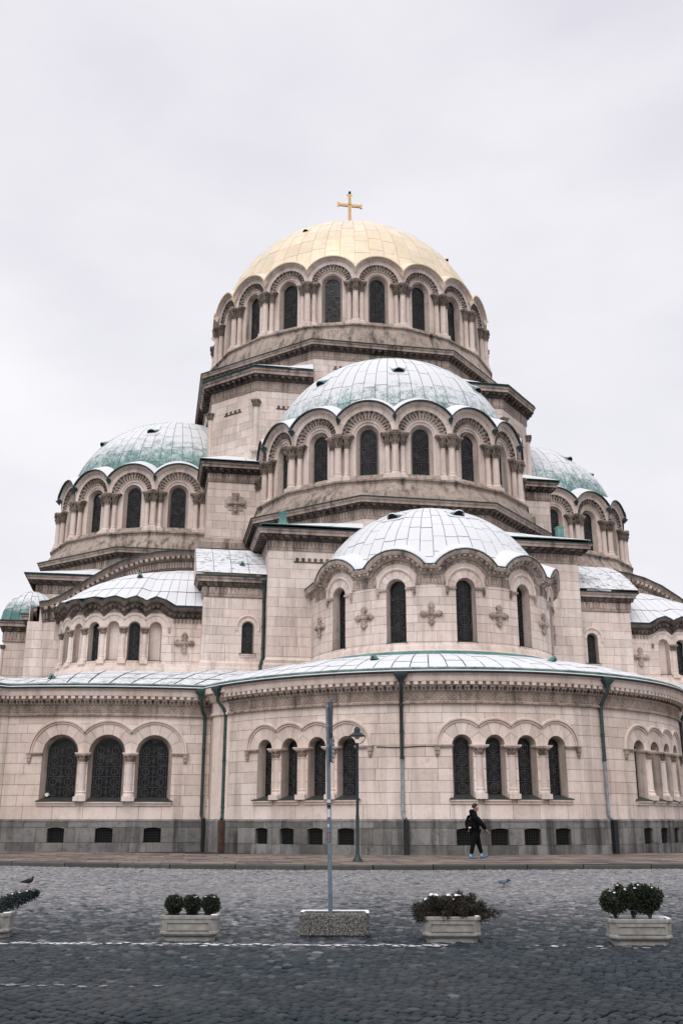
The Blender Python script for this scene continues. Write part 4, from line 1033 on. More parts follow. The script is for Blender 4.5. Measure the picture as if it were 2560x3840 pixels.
def side_range(full):
    lp = arc_pts((-13.8, -5), 20.2, -18.6, 7.0, 18)
    pts = [(-23.2, -26.4), (-21.6, -25.05), (-20.95, -24.5), (-20.55, -24.25)] + lp[0:]
    pa = Path(pts)
    m = MB(); sweep(m, pa, [(-.5, -.2), (-.5, 7.0)], caps=False); wl_ = m.build('side_wall', 'mortar', CATH)
    sL = 0.0; sR = pa.L
    if full:
        sc = pa.near(-15.83, -25.1)
        cen, ops = low_group(pa, wl_, sc, 3, 2.04, .79, 1.36, .66, 2)
        CZ = [1.45, 2.0, 2.45, 2.9, 3.35, 3.8, 4.25, 4.7, 5.1, 5.5, 5.86]
        for i in range(4): ashlar(pa, wl_, pa.S[i], pa.S[i + 1], CZ, 1.1, [], seed=12 + i, backobj=bk, bias=3.0)
        ashlar(pa, wl_, pa.S[4], sR, CZ, 1.15, ops, seed=13, backobj=bk, bias=3.0)
        plinth(pa, wl_, [(s + .1, .36) for s in cen], 0, sR, seed=19)
        m = MB(); c = cen[0] - .52; m.add([pa.at(c + .08 * math.cos(2 * math.pi * i / 14), -.2, 2.48 + .08 * math.sin(2 * math.pi * i / 14)) for i in range(14)], [tuple(range(14))]); m.tube([pa.at(c, -.36, 2.48), pa.at(c, -.201, 2.48)], .08, 14); m.build('round_duct_cap', 'white_disc', wl_)
    else:
        ashlar(pa, wl_, 0, sR, [1.45, 2.0, 2.45, 2.9, 3.35, 3.8, 4.25, 4.7, 5.1, 5.5, 5.86], 1.15, [], seed=13, backobj=bk)
        plinth(pa, wl_, [], 0, sR)
    low_cornice(wl_, pa, 0, sR)
    # roof of the side range
    eav = [pa.at(s, .5, 7.17) for s in np.linspace(0, sR, 15)]
    inn = [(-23.5, -19), (-21.6, -15.5)] + [(-15.1 - 4.05 * math.sin(R(a)), -15.7 - 4.05 * math.cos(R(a))) for a in (88, 70, 52, 36, 18, 0)] + [(-13.4, -19.75), (-11.9, -19.8), (-11.7, -20.6), (-8.4, -20.65)]
    ip = Path(inn); inner = [(*ip.at(s)[:2], 8.6) for s in np.linspace(0, ip.L, 15)]
    rows = [[tuple(np.array(a) * (1 - t) + np.array(b) * t + np.array([0, 0, .10 * math.sin(math.pi * t)])) for a, b in zip(eav, inner)] for t in (0, .28, .6, 1)]
    m = MB(); m.grid(rows); rf = m.build('side_roof', 'copper_trim', CATH); quad_panels(rf, rows, 'snowy_low_roof', gap=.11, up=.045)
    if full:
        p = rows[1][6]; roof_cowl(rf, (p[0], p[1], p[2] + .03), 0, 1.0)
    # fluted pier where the side range meets the ambulatory
    pr = Path([(-11.35, -25.0), (-11.3, -25.95), (-10.74, -26.72), (-10.55, -26.78)])
    m = MB(); sweep(m, pr, [(-.4, -.1), (-.4, 7.0)], caps=False); sweep(m, pr, [(-.02, 1.4), (-.02, 5.86)], caps=False); sweep(m, pr, [(0, 5.82), (.07, 5.85), (.07, 5.94), (.0, 5.96), (.0, 6.4), (.1, 6.45), (.2, 6.6), (.22, 6.75), (.38, 6.78), (.38, 7.02), (0, 7.04)]); pier = m.build('corner_pier', 'limestone', CATH)
    m = MB(); sweep(m, pr, [(.1, -.05), (.1, 1.38), (.03, 1.46), (-.05, 1.46)]); m.build('pier_plinth', 'granite', pier)
    if full:
        downpipe(pa, sR - .55, .12, 7.05, 4.4, cols=('green_pipe', 'dark_pipe', 'iron'), shift=.25)
        downpipe(amb, 1.3, .12, 7.05, 1.9, cols=('green_pipe', 'green_pipe', 'rust_pipe'), shift=.12)
    # ---- stair block beside the arm (J) with small window and lean-to roof
    fp = Path([(-11.72, -16), (-11.72, -20.57), (-8.55, -20.57)])
    m = MB(); sweep(m, fp, [(-.5, 6), (-.5, 13.5), (-1, 13.5)], caps=False); jb = m.build('stair_block', 'mortar', CATH)
    f2 = Path([(-11.72, -20.57), (-8.55, -20.57)]); ws = 2.33
    ashlar(f2, jb, 0, f2.L, [8.4, 9.0, 9.54, 10.0, 10.45, 10.9, 11.35, 11.8, 12.4], .95, [Opening(ws, .31, 9.54, 10.9, ra=.52)], seed=61, backobj=bk)
    f3 = Path([(-11.72, -16), (-11.72, -20.57)]); ashlar(f3, jb, 0, f3.L, even(8.4, 12.4, .5), .95, seed=62, backobj=bk)
    window(f2, CATH, ws, .31, 9.54, 10.9, .3, hw_in=.27, ncirc=1, sill=(.42, 9.52, .12)); wedges(jb, f2, ws, 10.9, .31, lambda a: .52, 180, 0, 5, o0=-.08)
    m = MB(); zband(m, f2, arc_sz(ws, 10.9, .56, 180, 0, 14), [(-.04, 0), (-.04, .05), (.02, .07), (.06, .04), (.06, -.01)]); zband(m, f2, [(ws - .56, 10.7), (ws - .56, 10.9)], [(-.04, 0), (-.04, .05), (.02, .07), (.06, .04), (.06, -.01)]); zband(m, f2, [(ws + .56, 10.9), (ws + .56, 10.7)], [(-.04, 0), (-.04, .05), (.02, .07), (.06, .04), (.06, -.01)]); m.build('hood_moulding', 'limestone', jb, smooth=40)
    cornice(jb, fp, 13.45, dep=.42, h=1.0, s0=fp.S[1] - 3.5, s1=fp.L, mod=.36)
    m = MB(); sweep(m, fp, [(0, 8.3), (.14, 8.3), (.14, 8.75), (.1, 8.82), (.1, 9.0), (0, 9.12)]); m.build('base_moulding', 'limestone', jb)
    xs = np.linspace(-12.15, -8.5, 5)
    rows = [[(x, y, z) for x in xs] for y, z in ((-20.98, 13.58), (-20.0, 14.35), (-18.9, 15.1), (-17.6, 15.7))]
    m = MB(); m.grid(rows); rf = m.build('lean_to_roof', 'copper_trim', CATH); quad_panels(rf, rows, 'snowy_low_roof')
    m = MB(); m.grid([[(-12.15, y, z - .02) for y, z in ((-20.98, 13.58), (-20, 14.35), (-18.9, 15.1), (-17.6, 15.7))], [(-12.15, y, 13.4) for y in (-20.98, -20, -18.9, -17.6)]]); m.build('gable_side', 'limestone', jb)
    if full: roof_cowl(rf, (-9.75, -20.2, 14.22), 0, .9)
    # rainwater pipe in the corner
    m = MB(); m.lathe([(.1, 13.0), (.2, 13.15), (.2, 13.4)], 8, -8.62, -20.75); m.tube([(-8.62, -20.75, 13.1), (-8.62, -20.72, 9.3), (-8.75, -20.85, 8.9), (-8.75, -20.9, 8.45)], .075, 8)
    for z in (12.2, 10.9, 9.8): m.tube([(-8.62, -20.74, z - .03), (-8.62, -20.74, z + .03)], .1, 8)
    m.build('downpipe', 'dark_pipe', CATH, smooth=40)
    # ---- side apse (K): arcade, wavy cornice, fan roof, gable arch behind
    kc = (-15.1, -15.7); kp_pts = [(-15.1 - 4.0 * math.sin(R(a)), -15.7 - 4.0 * math.cos(R(a))) for a in np.linspace(92, 0, 38)] + [(-11.6, -19.7)]
    kp = Path(kp_pts); kL = kp.L; x0 = kp.near(-15.1, -19.7)
    cen = [x0 + 1.07 * (1 - i) for i in range(0, 7)] ; cen = [c for c in cen if c > .5]
    if not full: cen = cen[:4]
    m = MB(); sweep(m, kp, [(-.5, 6), (-.5, 12.2)], caps=False); kb = m.build('side_apse_wall', 'mortar', CATH)
    zsK = 10.86; hwK = .31; rhK = .68
    al = math.degrees(math.acos(.535 / rhK))
    opk = [Opening(c, hwK, 9.16, zsK, ra=rhK) for c in cen]
    ashlar(kp, kb, 0, kL, [8.6, 9.16, 9.6, 10.02, 10.44, 10.86, 11.2, 11.6], .85, opk, seed=91, backobj=bk)
    for i, c in enumerate(cen):
        window(kp, CATH, c, hwK, 9.16, zsK, .34, hw_in=.27, zb_in=9.22, ncirc=1, blind=(i % 2 == 0), sill=(.36, 9.16, .05))
        def rm(a, i=i, n=len(cen)):
            c_ = math.cos(R(a)); lim = 9
            if c_ < 0 and i < n - 1: lim = .535 / max(-c_, 1e-6)
            if c_ > 0 and i > 0: lim = .535 / max(c_, 1e-6)
            return min(rhK, lim)
        wedges(kb, kp, c, zsK, hwK, rm, 180, 0, 3, o0=-.08)
        a0 = 180 if i == len(cen) - 1 else 180 - al; a1 = 0 if i == 0 else al
        m = MB(); zband(m, kp, arc_sz(c, zsK, rhK, a0, a1, 12), [(-.06, 0), (-.06, .04), (.0, .05), (.05, .07), (.06, .03), (.06, -.01)]); m.build('hood_moulding', 'limestone', kb, smooth=30)
        if i < len(cen) - 1:
            column(CATH, kp, c - .535, -.0, 8.98, zsK - .06 - 8.98, .125, .36, .42, 'k')
            m = MB(); sbox(m, kp, c - .535, .46, zsK - .07, zsK + .004, -.25, .16); sbox(m, kp, c - .535, .2, 9.1, zsK - .071, -.36, -.12); m.build('impost', 'limestone_carved', kb)
    m = MB(); sbox(m, kp, cen[0] + rhK, .12, zsK - .22, zsK + .02, -.02, .08); m.build('corbel', 'limestone_carved', kb)
    relief_cross(kb, kp, kp.near(-12.55, -19.7), 10.1, 1.0)
    m = MB(); sweep(m, kp, [(0, 8.5), (.24, 8.5), (.26, 8.66), (.2, 8.8), (.12, 8.84), (.1, 8.98), (0, 9.02)]); m.build('base_moulding', 'limestone', kb, smooth=40)
    zv = 12.02; ln = [(0, zv)]; rk = .7; zk = 11.53
    for c in cen[::-1]: ln += arc_sz(c, zk, rk, 180 - math.degrees(math.acos(.535 / rk)), math.degrees(math.acos(.535 / rk)), 8)[:-1]
    ln.append((cen[0] + .535, zk + math.sqrt(rk ** 2 - .535 ** 2))); ln += [(cen[0] + .72, 11.85), (cen[0] + .9, 11.78), (kL, 11.78)]
    m = MB(); zband(m, kp, ln, [(-.42, 0), (-.40, .05), (-.3, .09), (-.26, .2), (-.1, .22), (-.08, .34), (.0, .38), (.08, .4), (.11, .39), (.11, -.3)]); m.build('cornice', 'soot_shade_stone', kb, smooth=35)
    m = MB(); zband(m, kp, ln, [(.111, .36), (.111, .42), (.15, .42), (.16, -.4)]); m.build('flashing', 'copper_trim', kb)
    m = MB(); rows = [[], []]; lx = [p[0] for p in ln]; lz = [p[1] for p in ln]
    for s in np.linspace(0, kL, 160):
        zb_ = 11.3
        for c in cen:
            if abs(s - c) < rhK + .01: zb_ = max(zb_, zsK + math.sqrt(max(0, (rhK + .01) ** 2 - (s - c) ** 2)))
        zt_ = max(zb_, float(np.interp(s, lx, lz))); rows[1].append(kp.at(s, -.012, zt_)); rows[0].append(kp.at(s, -.012, zb_))
    m.grid(rows); m.build('tympanum', 'limestone_carved', kb)
    m = MB(); P_ = np.array(ln); sg = np.linalg.norm(P_[1:] - P_[:-1], axis=1); cs = np.concatenate([[0], np.cumsum(sg)])
    for q in np.arange(.1, cs[-1], .24):
        i = min(max(int(np.searchsorted(cs, q)) - 1, 0), len(sg) - 1); t = (q - cs[i]) / sg[i]; p = P_[i] * (1 - t) + P_[i + 1] * t
        sbox(m, kp, p[0], .12, p[1] - .36, p[1] - .24, .0, .26, random.random())
    m.build('modillions', 'soot_shade_stone', kb, kind='stuff')
    m = MB()
    for i in range(9): sbox(m, kp, cen[0] + .95 + i * .19, .1, 11.13, 11.36, -.02, .04, random.random())
    m.build('fluting', 'limestone_carved', kb, kind='stuff')
    # fan roof
    ns = 20; GX = [-20.8, -20.2, -19.5, -18.5, -17.3, -16.2, -15.1, -14.0, -12.9, -11.6]; GZ = [12.62, 12.72, 13.02, 13.62, 14.4, 15.05, 15.5, 15.75, 15.88, 15.92]
    ss = np.linspace(0, kL, ns + 1); zz = np.interp(ss, [p[0] for p in ln], [p[1] for p in ln]) + .17
    eave = [np.array(kp.at(s, .42, z)) for s, z in zip(ss, zz)]
    top = []
    for j in range(ns + 1):
        x = -19.3 + (19.3 - 11.7) * (j / ns) ** .8; top.append(np.array([x, -15.7, float(np.interp(x, GX, GZ)) - 1.02]))
    rows = []
    for t in (0, .2, .45, .72, 1.0):
        rows.append([tuple((e_ if t == 0 else np.array([e_[0], e_[1], 12.2 if j < 14 else 12.0])) * (1 - t) + p_ * t + np.array([0, -.25, .42]) * math.sin(math.pi * t) * (.4 + .6 * min(1, j / 8))) for j, (e_, p_) in enumerate(zip(eave, top))])
    m = MB(); m.grid(rows); rf = m.build('fan_roof', 'copper_trim', CATH); quad_panels(rf, rows, 'snowy_copper_thick', gap=.04)
    if full: p = rows[2][12]; roof_cowl(rf, (p[0], p[1], p[2] + .05), 0, .9)
    # gable arch behind
    gp = Path([(-20.9, -15.55), (-11.6, -15.55)])
    gl = [(.6, 12.62), (1.1, 12.72), (1.7, 13.02), (2.55, 13.62), (3.65, 14.4), (4.7, 15.05), (5.8, 15.5), (6.9, 15.75), (8.0, 15.88), (9.3, 15.92)]
    m = MB(); m.grid([[gp.at(s, -.05, 8.3) for s, z in gl], [gp.at(s, -.05, z) for s, z in gl]]); gb = m.build('gable_wall', 'limestone', CATH)
    ashlar(gp, gb, 0, 2.6, even(8.3, 11.75, .48), .8, seed=95, backobj=bk)
    vsd = Path([(-20.85, -8.6), (-20.85, -15.5)]); ashlar(vsd, gb, 0, vsd.L, even(8.3, 12.7, .48), .9, seed=96, backobj=bk)
    m = MB(); zband(m, gp, gl, [(-.95, 0), (-.9, .08), (-.85, .04), (-.42, .05), (-.38, .12), (-.3, .16), (-.2, .2), (-.18, .42), (.0, .45), (.04, .5), (.08, .5), (.08, -.5)]); m.build('gable_cornice', 'capital_stone', gb, smooth=30)
    m = MB(); zband(m, gp, gl, [(.081, .46), (.081, .55), (.14, .55), (.16, -3.5)]); m.build('gable_flashing', 'copper_trim', gb)
    m = MB(); P_ = np.array(gl); sg = np.linalg.norm(P_[1:] - P_[:-1], axis=1); cs = np.concatenate([[0], np.cumsum(sg)])
    for q in np.arange(.3, cs[-1], .30):
        i = min(max(int(np.searchsorted(cs, q)) - 1, 0), len(sg) - 1); t = (q - cs[i]) / sg[i]; p = P_[i] * (1 - t) + P_[i + 1] * t; d = (P_[i + 1] - P_[i]) / sg[i]; nn = np.array([-d[1], d[0]])
        for r0, r1, w_, o0, o1 in ((-.31, -.17, .09, .18, .43), (-.80, -.48, .052, .04, .12)):
            for dq in ((0,) if r1 > -.4 else (-.15, 0)):
                k = [p + d * (dq - w_) + nn * r0, p + d * (dq + w_) + nn * r0, p + d * (dq + w_) + nn * r1, p + d * (dq - w_) + nn * r1]
                m.hexa([gp.at(x, o0, z) for x, z in k] + [gp.at(x, o1, z) for x, z in k], random.random())
    m.build('gable_dentils', 'limestone_carved', gb, kind='stuff')
    # vault roof behind the gable
    m = MB(); m.grid([[(-20.9 + s, y, z + .1) for s, z in gl] for y in (-15.5, -8.6)]); m.build('vault_roof', 'snowy_copper_thick', CATH)
    m = MB(); m.grid([[(-20.8, y, z) for y in (-15.5, -8.6)] for z in (8, 12.7)]); m.build('vault_side', 'limestone', CATH)
    if full:
        # far pilaster and the copper-roofed block beyond it
        pp = Path([(-21.3, -8.6), (-21.3, -12.0), (-20.55, -12.0), (-20.55, -15.5)])
        m = MB(); sweep(m, pp, [(-.1, 7.8), (-.1, 12.6), (-.4, 12.6)], caps=False); pb_ = m.build('far_pilaster', 'mortar', CATH); cornice(pb_, pp, 12.75, dep=.4, h=1.1, s1=pp.L - 1.5)
        for a_, b_ in ((0, 1), (1, 2), (2, 3)):
            sd = Path([pp.P[a_], pp.P[b_]]); ashlar(sd, pb_, 0, sd.L, even(8, 11.65, .48), .75, seed=97 + a_, backobj=bk)
        fb = Path([(-22.75, -3), (-22.75, -10.6), (-21.2, -10.6)])
        m = MB(); sweep(m, fb, [(-.1, 7.8), (-.1, 12.6), (-1.5, 12.6)], caps=False); fb_ = m.build('far_block', 'mortar', CATH); cornice(fb_, fb, 12.62, dep=.42, h=1.2)
        for a_, b_ in ((0, 1), (1, 2)):
            sd = Path([fb.P[a_], fb.P[b_]]); ashlar(sd, fb_, 0, sd.L, even(8, 11.4, .5), .8, seed=99 + a_, backobj=bk)
        column(CATH, fb, fb.S[1] - .02, .02, 8.3, 2.9, .09, .3, .3, 'f')
        dome('far_copper_roof', (-21.55, -8.6), ell(1.75, 2.1, 12.72), -130, 60, 18, 4, 'snowy_copper_thin', 'copper_trim')
side_range(True)
MIR[0] = True; side_range(False); MIR[0] = False
bk.build('wall_backing', 'mortar', CATH)
finish_pieces('stone_block', 300, 'stone_courses', CATH)
finish_pieces('voussoir', 150, 'arch_stones', CATH)
finish_pieces('roof_panel', 300, 'roof_sheets', CATH)
# ================================================================== street, pavement, kerb
def gz(y): return 0.012 * min(0.0, max(y, -95.0) + 38.0)
def cobble_mat(name, plain):
    m, N, L, b = nmat(name); P = pos(N); t = tint(N)
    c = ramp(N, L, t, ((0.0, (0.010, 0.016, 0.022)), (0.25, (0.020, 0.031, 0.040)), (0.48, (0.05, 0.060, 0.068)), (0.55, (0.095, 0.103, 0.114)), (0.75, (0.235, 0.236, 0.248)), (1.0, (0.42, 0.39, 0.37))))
    big = noise(N, L, P, 0.22, 5, 0.6)
    c = mixc(N, L, ramp(N, L, big, ((0.45, (0, 0, 0)), (0.75, (0.3, 0.3, 0.3)))), c, (0.11, 0.10, 0.094))
    fine = noise(N, L, P, 45, 6, 0.7)
    c = mixc(N, L, 0.5, c, ramp(N, L, fine, ((0.3, (0.5, 0.5, 0.5)), (0.7, (1.25, 1.25, 1.25)))), 'MULTIPLY')
    L.new(c, b.inputs['Base Color'])
    L.new(ramp(N, L, noise(N, L, P, 1.4, 4, 0.6), ((0.3, (0.48,) * 3), (0.7, (0.72,) * 3))), b.inputs['Roughness'])
    b.inputs['Specular IOR Level'].default_value = 0.18
    if plain:
        v = N.new('ShaderNodeTexVoronoi'); v.feature = 'DISTANCE_TO_EDGE'; v.inputs['Scale'].default_value = 6.5; L.new(P, v.inputs['Vector'])
        bump(N, L, b, ramp(N, L, v.outputs['Distance'], ((0.0, (0, 0, 0)), (0.12, (1, 1, 1)))), 0.8, 0.03)
    else: bump(N, L, b, fine, 0.5, 0.006)
cobble_mat('sett_stone', False); cobble_mat('street_bed', True)
simple('grit', (0.02, 0.019, 0.018), 0.9, 0, 0.4, 20)
simple('line_paint', (0.62, 0.62, 0.63), 0.6, 0, 0.25, 14)
m = MB(); ys = [400, 60, -38, -66, -95, -160, -700]
m.grid([[(x, y, gz(y) - .06) for x in (-600, -80, -30, 15, 80, 600)] for y in ys[::-1]], 0.0)
STREET = m.build('street', 'street_bed', None, kind='structure'); STREET['label'] = 'grey cobbled street running past the cathedral'

KX = [-40, -27, -22.6, -18.6, -16, -13.17, -10.6, -8.1, -5.5, -2.9, 0, 2.6, 8, 14, 20, 40]
KY = [-24, -29.4, -32.4, -35.45, -37.15, -38.5, -39.4, -39.95, -40.3, -40.52, -40.68, -40.78, -40.6, -39.9, -38.6, -32]
# finer kerb line
_kx = np.linspace(-30, 24, 110)
def _smooth(x):
    return np.mean([np.interp(x + d, KX, KY) for d in np.linspace(-1.6, 1.6, 9)])
_ky = [float(_smooth(x)) for x in _kx]
kerb = Path(list(zip(_kx, _ky)))
KZ = .14
m = MB(); out = [kerb.at(s, -.02, KZ - .03) for s in np.linspace(0, kerb.L, 80)]
m.grid([out, [(p[0] * .9, p[1] + 14, KZ - .03) for p in out]])
PAVE = m.build('pavement', 'grit', None, kind='structure'); PAVE['label'] = 'brownish stone-slab pavement along the cathedral wall'
s = 0; rng = random.Random(4)
while s < kerb.L - 2:
    ln = rng.uniform(1.3, 2.2); g = .015; ss = [s + g + (ln - 2 * g) * k / 4 for k in range(5)]; jz = rng.uniform(-.012, .012)
    prof = [(0.0, -.15), (0.01, KZ - .03 + jz), (-.02, KZ + jz), (-.26, KZ + .004 + jz), (-.26, KZ - .1)]
    v = [kerb.at(a, o, z + (gz(kerb.at(a)[1]) if z < 0 else gz(kerb.at(a)[1]) * 1.0)) for a in ss for o, z in prof]
    k = len(prof); f = [(i * k + j, (i + 1) * k + j, (i + 1) * k + j + 1, i * k + j + 1) for i in range(4) for j in range(k - 1)] + [tuple(range(k)), tuple(range(4 * k, 5 * k))[::-1]]
    piece('kerb_stone', PAVE, v, [q[::-1] for q in f], 'kerb_granite', rng.random(), bias=5)
    s += ln
finish_pieces('kerb_stone', 300, 'kerb_stones', PAVE)
for r in range(14):
    o0 = -.28 - r * .62; o1 = o0 - .62; s = rng.uniform(0, .8)
    while s < kerb.L - 1.5:
        ln = rng.uniform(.7, 1.25); a, b = s + .022, s + ln - .022; s += ln
        sk = -.35
        q = [kerb.at(min(a, kerb.L), o0 - .022, 0), kerb.at(b, o0 - .022, 0), kerb.at(b + sk * .6, o1 + .022, 0), kerb.at(a + sk * .6, o1 + .022, 0)]
        cx_, cy_ = sum(p[0] for p in q) / 4, sum(p[1] for p in q) / 4
        if (cx_ - B[0]) ** 2 + (cy_ - B[1]) ** 2 < 11.6 ** 2 or cy_ > -24.2: continue
        z = KZ + rng.uniform(-.006, .008); t1, t2 = rng.uniform(-.006, .006), rng.uniform(-.006, .006)
        v = [(q[0][0], q[0][1], z + t1), (q[1][0], q[1][1], z + t2), (q[2][0], q[2][1], z - t1), (q[3][0], q[3][1], z - t2)]
        v = [(x, y, zz + gz(y) * .9) for x, y, zz in v]
        v += [(x, y, zz - .05) for x, y, zz in v]
        piece('paving_slab', PAVE, v, [(0, 1, 2, 3), (0, 4, 5, 1), (1, 5, 6, 2), (2, 6, 7, 3), (3, 7, 4, 0)], 'paving', rng.random())
finish_pieces('paving_slab', 300, 'paving_slabs', PAVE)

# ---- granite setts laid on the diagonal
TH = R(-50); ur = np.array([math.cos(TH), math.sin(TH)]); uc = np.array([-math.sin(TH), math.cos(TH)])
W_ = .122; org = np.array([-11., -50.]); nprng = np.random.default_rng(5)
cen = []; ln_ = []; wd = []
for i in range(-310, 310):
    x = -40 + nprng.random() * .2; L_ = []
    n_ = 620; l = nprng.uniform(.115, .155, n_); c_ = x + np.cumsum(l) - l / 2
    base = org + uc * (i * W_ + .03 * math.sin(i * .7))
    wob = .02 * np.sin(c_ * .9 + i * .3)
    pts = base[None] + ur[None] * c_[:, None] + uc[None] * wob[:, None]
    cen.append(pts); ln_.append(l); wd.append(np.full(n_, W_))
cen = np.concatenate(cen); ln_ = np.concatenate(ln_); wd = np.concatenate(wd)
zc_a = 0.012 * np.minimum(0, cen[:, 1] + 38)
v = np.concatenate([cen, zc_a[:, None]], 1) - CAM; d = v @ _fw; u_ = 1280 + 3758 * (v @ _rt) / np.maximum(d, .1); w_ = 1920 - 3758 * (v @ _up) / np.maximum(d, .1)
keep = (d > 3) & (u_ > -420) & (u_ < 2980) & (w_ < 4250) & (cen[:, 1] < np.interp(cen[:, 0], _kx, _ky) - .06)
cen, ln_, wd, u_, w_, d = cen[keep], ln_[keep], wd[keep], u_[keep], w_[keep], d[keep]
n = len(cen)
g = nprng.uniform(.009, .015, n); hl = ln_ / 2 - g; hw_ = wd / 2 - g
sg = np.array([[-1, -1], [1, -1], [1, 1], [-1, 1]])
def corners(hl, hw_, jit):
    a = sg[None, :, 0] * hl[:, None]; b = sg[None, :, 1] * hw_[:, None]
    a = a + jit[:, :, 0]; b = b + jit[:, :, 1]
    return cen[:, None, :] + a[..., None] * ur + b[..., None] * uc
jit = nprng.uniform(-.005, .005, (n, 4, 2)); c0 = corners(hl, hw_, jit); c1 = corners(hl - .015, hw_ - .015, jit * 1.1)
zg = 0.012 * np.minimum(0, c0[:, :, 1] + 38)
lift = nprng.normal(0, .005, n)[:, None] + nprng.normal(0, .0035, (n, 4))
V = np.zeros((n, 12, 3)); V[:, 0:4, :2] = c0; V[:, 0:4, 2] = zg - .075; V[:, 4:8, :2] = c0; V[:, 4:8, 2] = zg - .012 + lift; V[:, 8:12, :2] = c1; V[:, 8:12, 2] = zg + lift
FQ = np.array([(8, 9, 10, 11)] + [(4 + k, 4 + (k + 1) % 4, 8 + (k + 1) % 4, 8 + k) for k in range(4)] + [(k, (k + 1) % 4, 4 + (k + 1) % 4, 4 + k) for k in range(4)])
far_tone = np.clip((cen[:, 1] + 61.0 + .8 * np.sin(cen[:, 0] * .9) + nprng.normal(0, .6, n)) / 13.0, 0, 1)     # stones get lighter towards the cathedral
tn = np.clip(nprng.normal(.26, .085, n) + .5 * far_tone - .04 * (nprng.random(n) < .12), 0, 1)
near = np.argsort(np.where((u_ > 0) & (u_ < 2560) & (w_ < 3840), d, 1e9))[:300]
isn = np.zeros(n, bool); isn[near] = True
for i in near:
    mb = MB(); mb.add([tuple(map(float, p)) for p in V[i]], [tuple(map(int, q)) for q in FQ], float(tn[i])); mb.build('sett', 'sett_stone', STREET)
idx = np.where(~isn)[0]; k = len(idx)
me = bpy.data.meshes.new('setts'); me.vertices.add(k * 12); me.vertices.foreach_set('co', V[idx].ravel())
F = (FQ[None] + (np.arange(k) * 12)[:, None, None]).reshape(-1, 4)
me.loops.add(F.size); me.loops.foreach_set('vertex_index', F.ravel().astype(np.int32)); me.polygons.add(len(F)); me.polygons.foreach_set('loop_start', (np.arange(len(F)) * 4).astype(np.int32)); me.polygons.foreach_set('loop_total', np.full(len(F), 4, np.int32))
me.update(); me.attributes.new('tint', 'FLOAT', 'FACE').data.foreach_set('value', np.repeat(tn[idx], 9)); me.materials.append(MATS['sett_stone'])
so = bpy.data.objects.new('setts', me); COL.objects.link(so); so.parent = STREET; so['kind'] = 'stuff'
# painted lines: paint on the tops of the setts it crosses
def clip(poly, n_, c_):
    out = []
    for i in range(len(poly)):
        p, q = poly[i], poly[(i + 1) % len(poly)]; dp, dq = p[:2] @ n_ - c_, q[:2] @ n_ - c_
        if dp <= 0: out.append(p)
        if dp * dq < 0: out.append(p + (q - p) * (dp / (dp - dq)))
    return out
simple('worn_paint', (0.20, 0.205, 0.21), 0.7, 0, 0.7, 30)
def paint(name, a, b, width, chance, label, mat='line_paint'):
    a, b = np.array(a, float), np.array(b, float); dv = (b - a) / np.linalg.norm(b - a); nv = np.array([-dv[1], dv[0]]); L_ = np.linalg.norm(b - a)
    rel = cen - a; t = rel @ dv; off = rel @ nv; sel = np.where((t > -.1) & (t < L_ + .1) & (abs(off) < width / 2 + .12))[0]
    mb = MB(); rg = random.Random(3)
    for i in sel:
        if rg.random() > chance(t[i] / L_): continue
        poly = [V[i, 8 + k] * .35 + V[i, 4 + k] * .65 for k in range(4)]
        for q in poly: q[2] += .008; sh = rg.uniform(-.02, .02)
        poly = clip(poly, nv, a @ nv + width / 2 + sh); poly = clip(poly, -nv, -(a @ nv) + width / 2 - sh) if len(poly) > 2 else poly
        if len(poly) < 3: continue
        v = [(float(p[0]), float(p[1]), float(p[2]) + .003) for p in poly]; mb.add(v, [tuple(range(len(v)))], rg.random())
    o = mb.build(name, mat, None, kind='structure'); o['label'] = label
paint('road_marking', (-16.6, -55.75), (-6.4, -57.97), .19, lambda t: 1.0 if t < .66 else .45 * (1 - t) + .15, 'thin white painted line across the cobbles beside the planters')
paint('road_marking', (-16.2, -59.28), (-13.84, -59.79), .10, lambda t: .93 if t < .8 else .6, 'worn white line on the dark cobbles in the foreground', 'worn_paint')

# ================================================================== planters and what grows in them
simple('concrete', (0.275, 0.262, 0.243), 0.9, 0, 0.3, 12, bmp=.4)
simple('soil', (0.05, 0.045, 0.04), 0.95, 0, 0.4, 25, bmp=.8)
simple('galvanised', (0.15, 0.195, 0.24), 0.5, 0.35, 0.3, 5)
simple('sign_back', (0.055, 0.07, 0.09), 0.5, 0.3)
simple('sign_face', (0.6, 0.6, 0.64), 0.5)
simple('ink', (0.012, 0.012, 0.014), 0.6)
simple('sticker_red', (0.22, 0.03, 0.025), 0.6)
simple('lamp_paint', (0.018, 0.032, 0.038), 0.45, 0.1, 0.2)
simple('lamp_glass', (0.42, 0.4, 0.38), 0.3)
simple('bark', (0.045, 0.032, 0.024), 0.9)
m_, N_, L__, b_ = nmat('aggregate'); vz = N_.new('ShaderNodeTexVoronoi'); vz.inputs['Scale'].default_value = 120; L__.new(pos(N_), vz.inputs['Vector'])
sxr = N_.new('ShaderNodeSeparateColor'); L__.new(vz.outputs['Color'], sxr.inputs[0])
L__.new(ramp(N_, L__, sxr.outputs[0], ((0.0, (0.012, 0.013, 0.014)), (0.42, (0.05, 0.052, 0.05)), (0.68, (0.16, 0.155, 0.145)), (1.0, (0.42, 0.40, 0.37)))), b_.inputs['Base Color']); b_.inputs['Roughness'].default_value = .8; bump(N_, L__, b_, vz.outputs['Distance'], .9, .01)
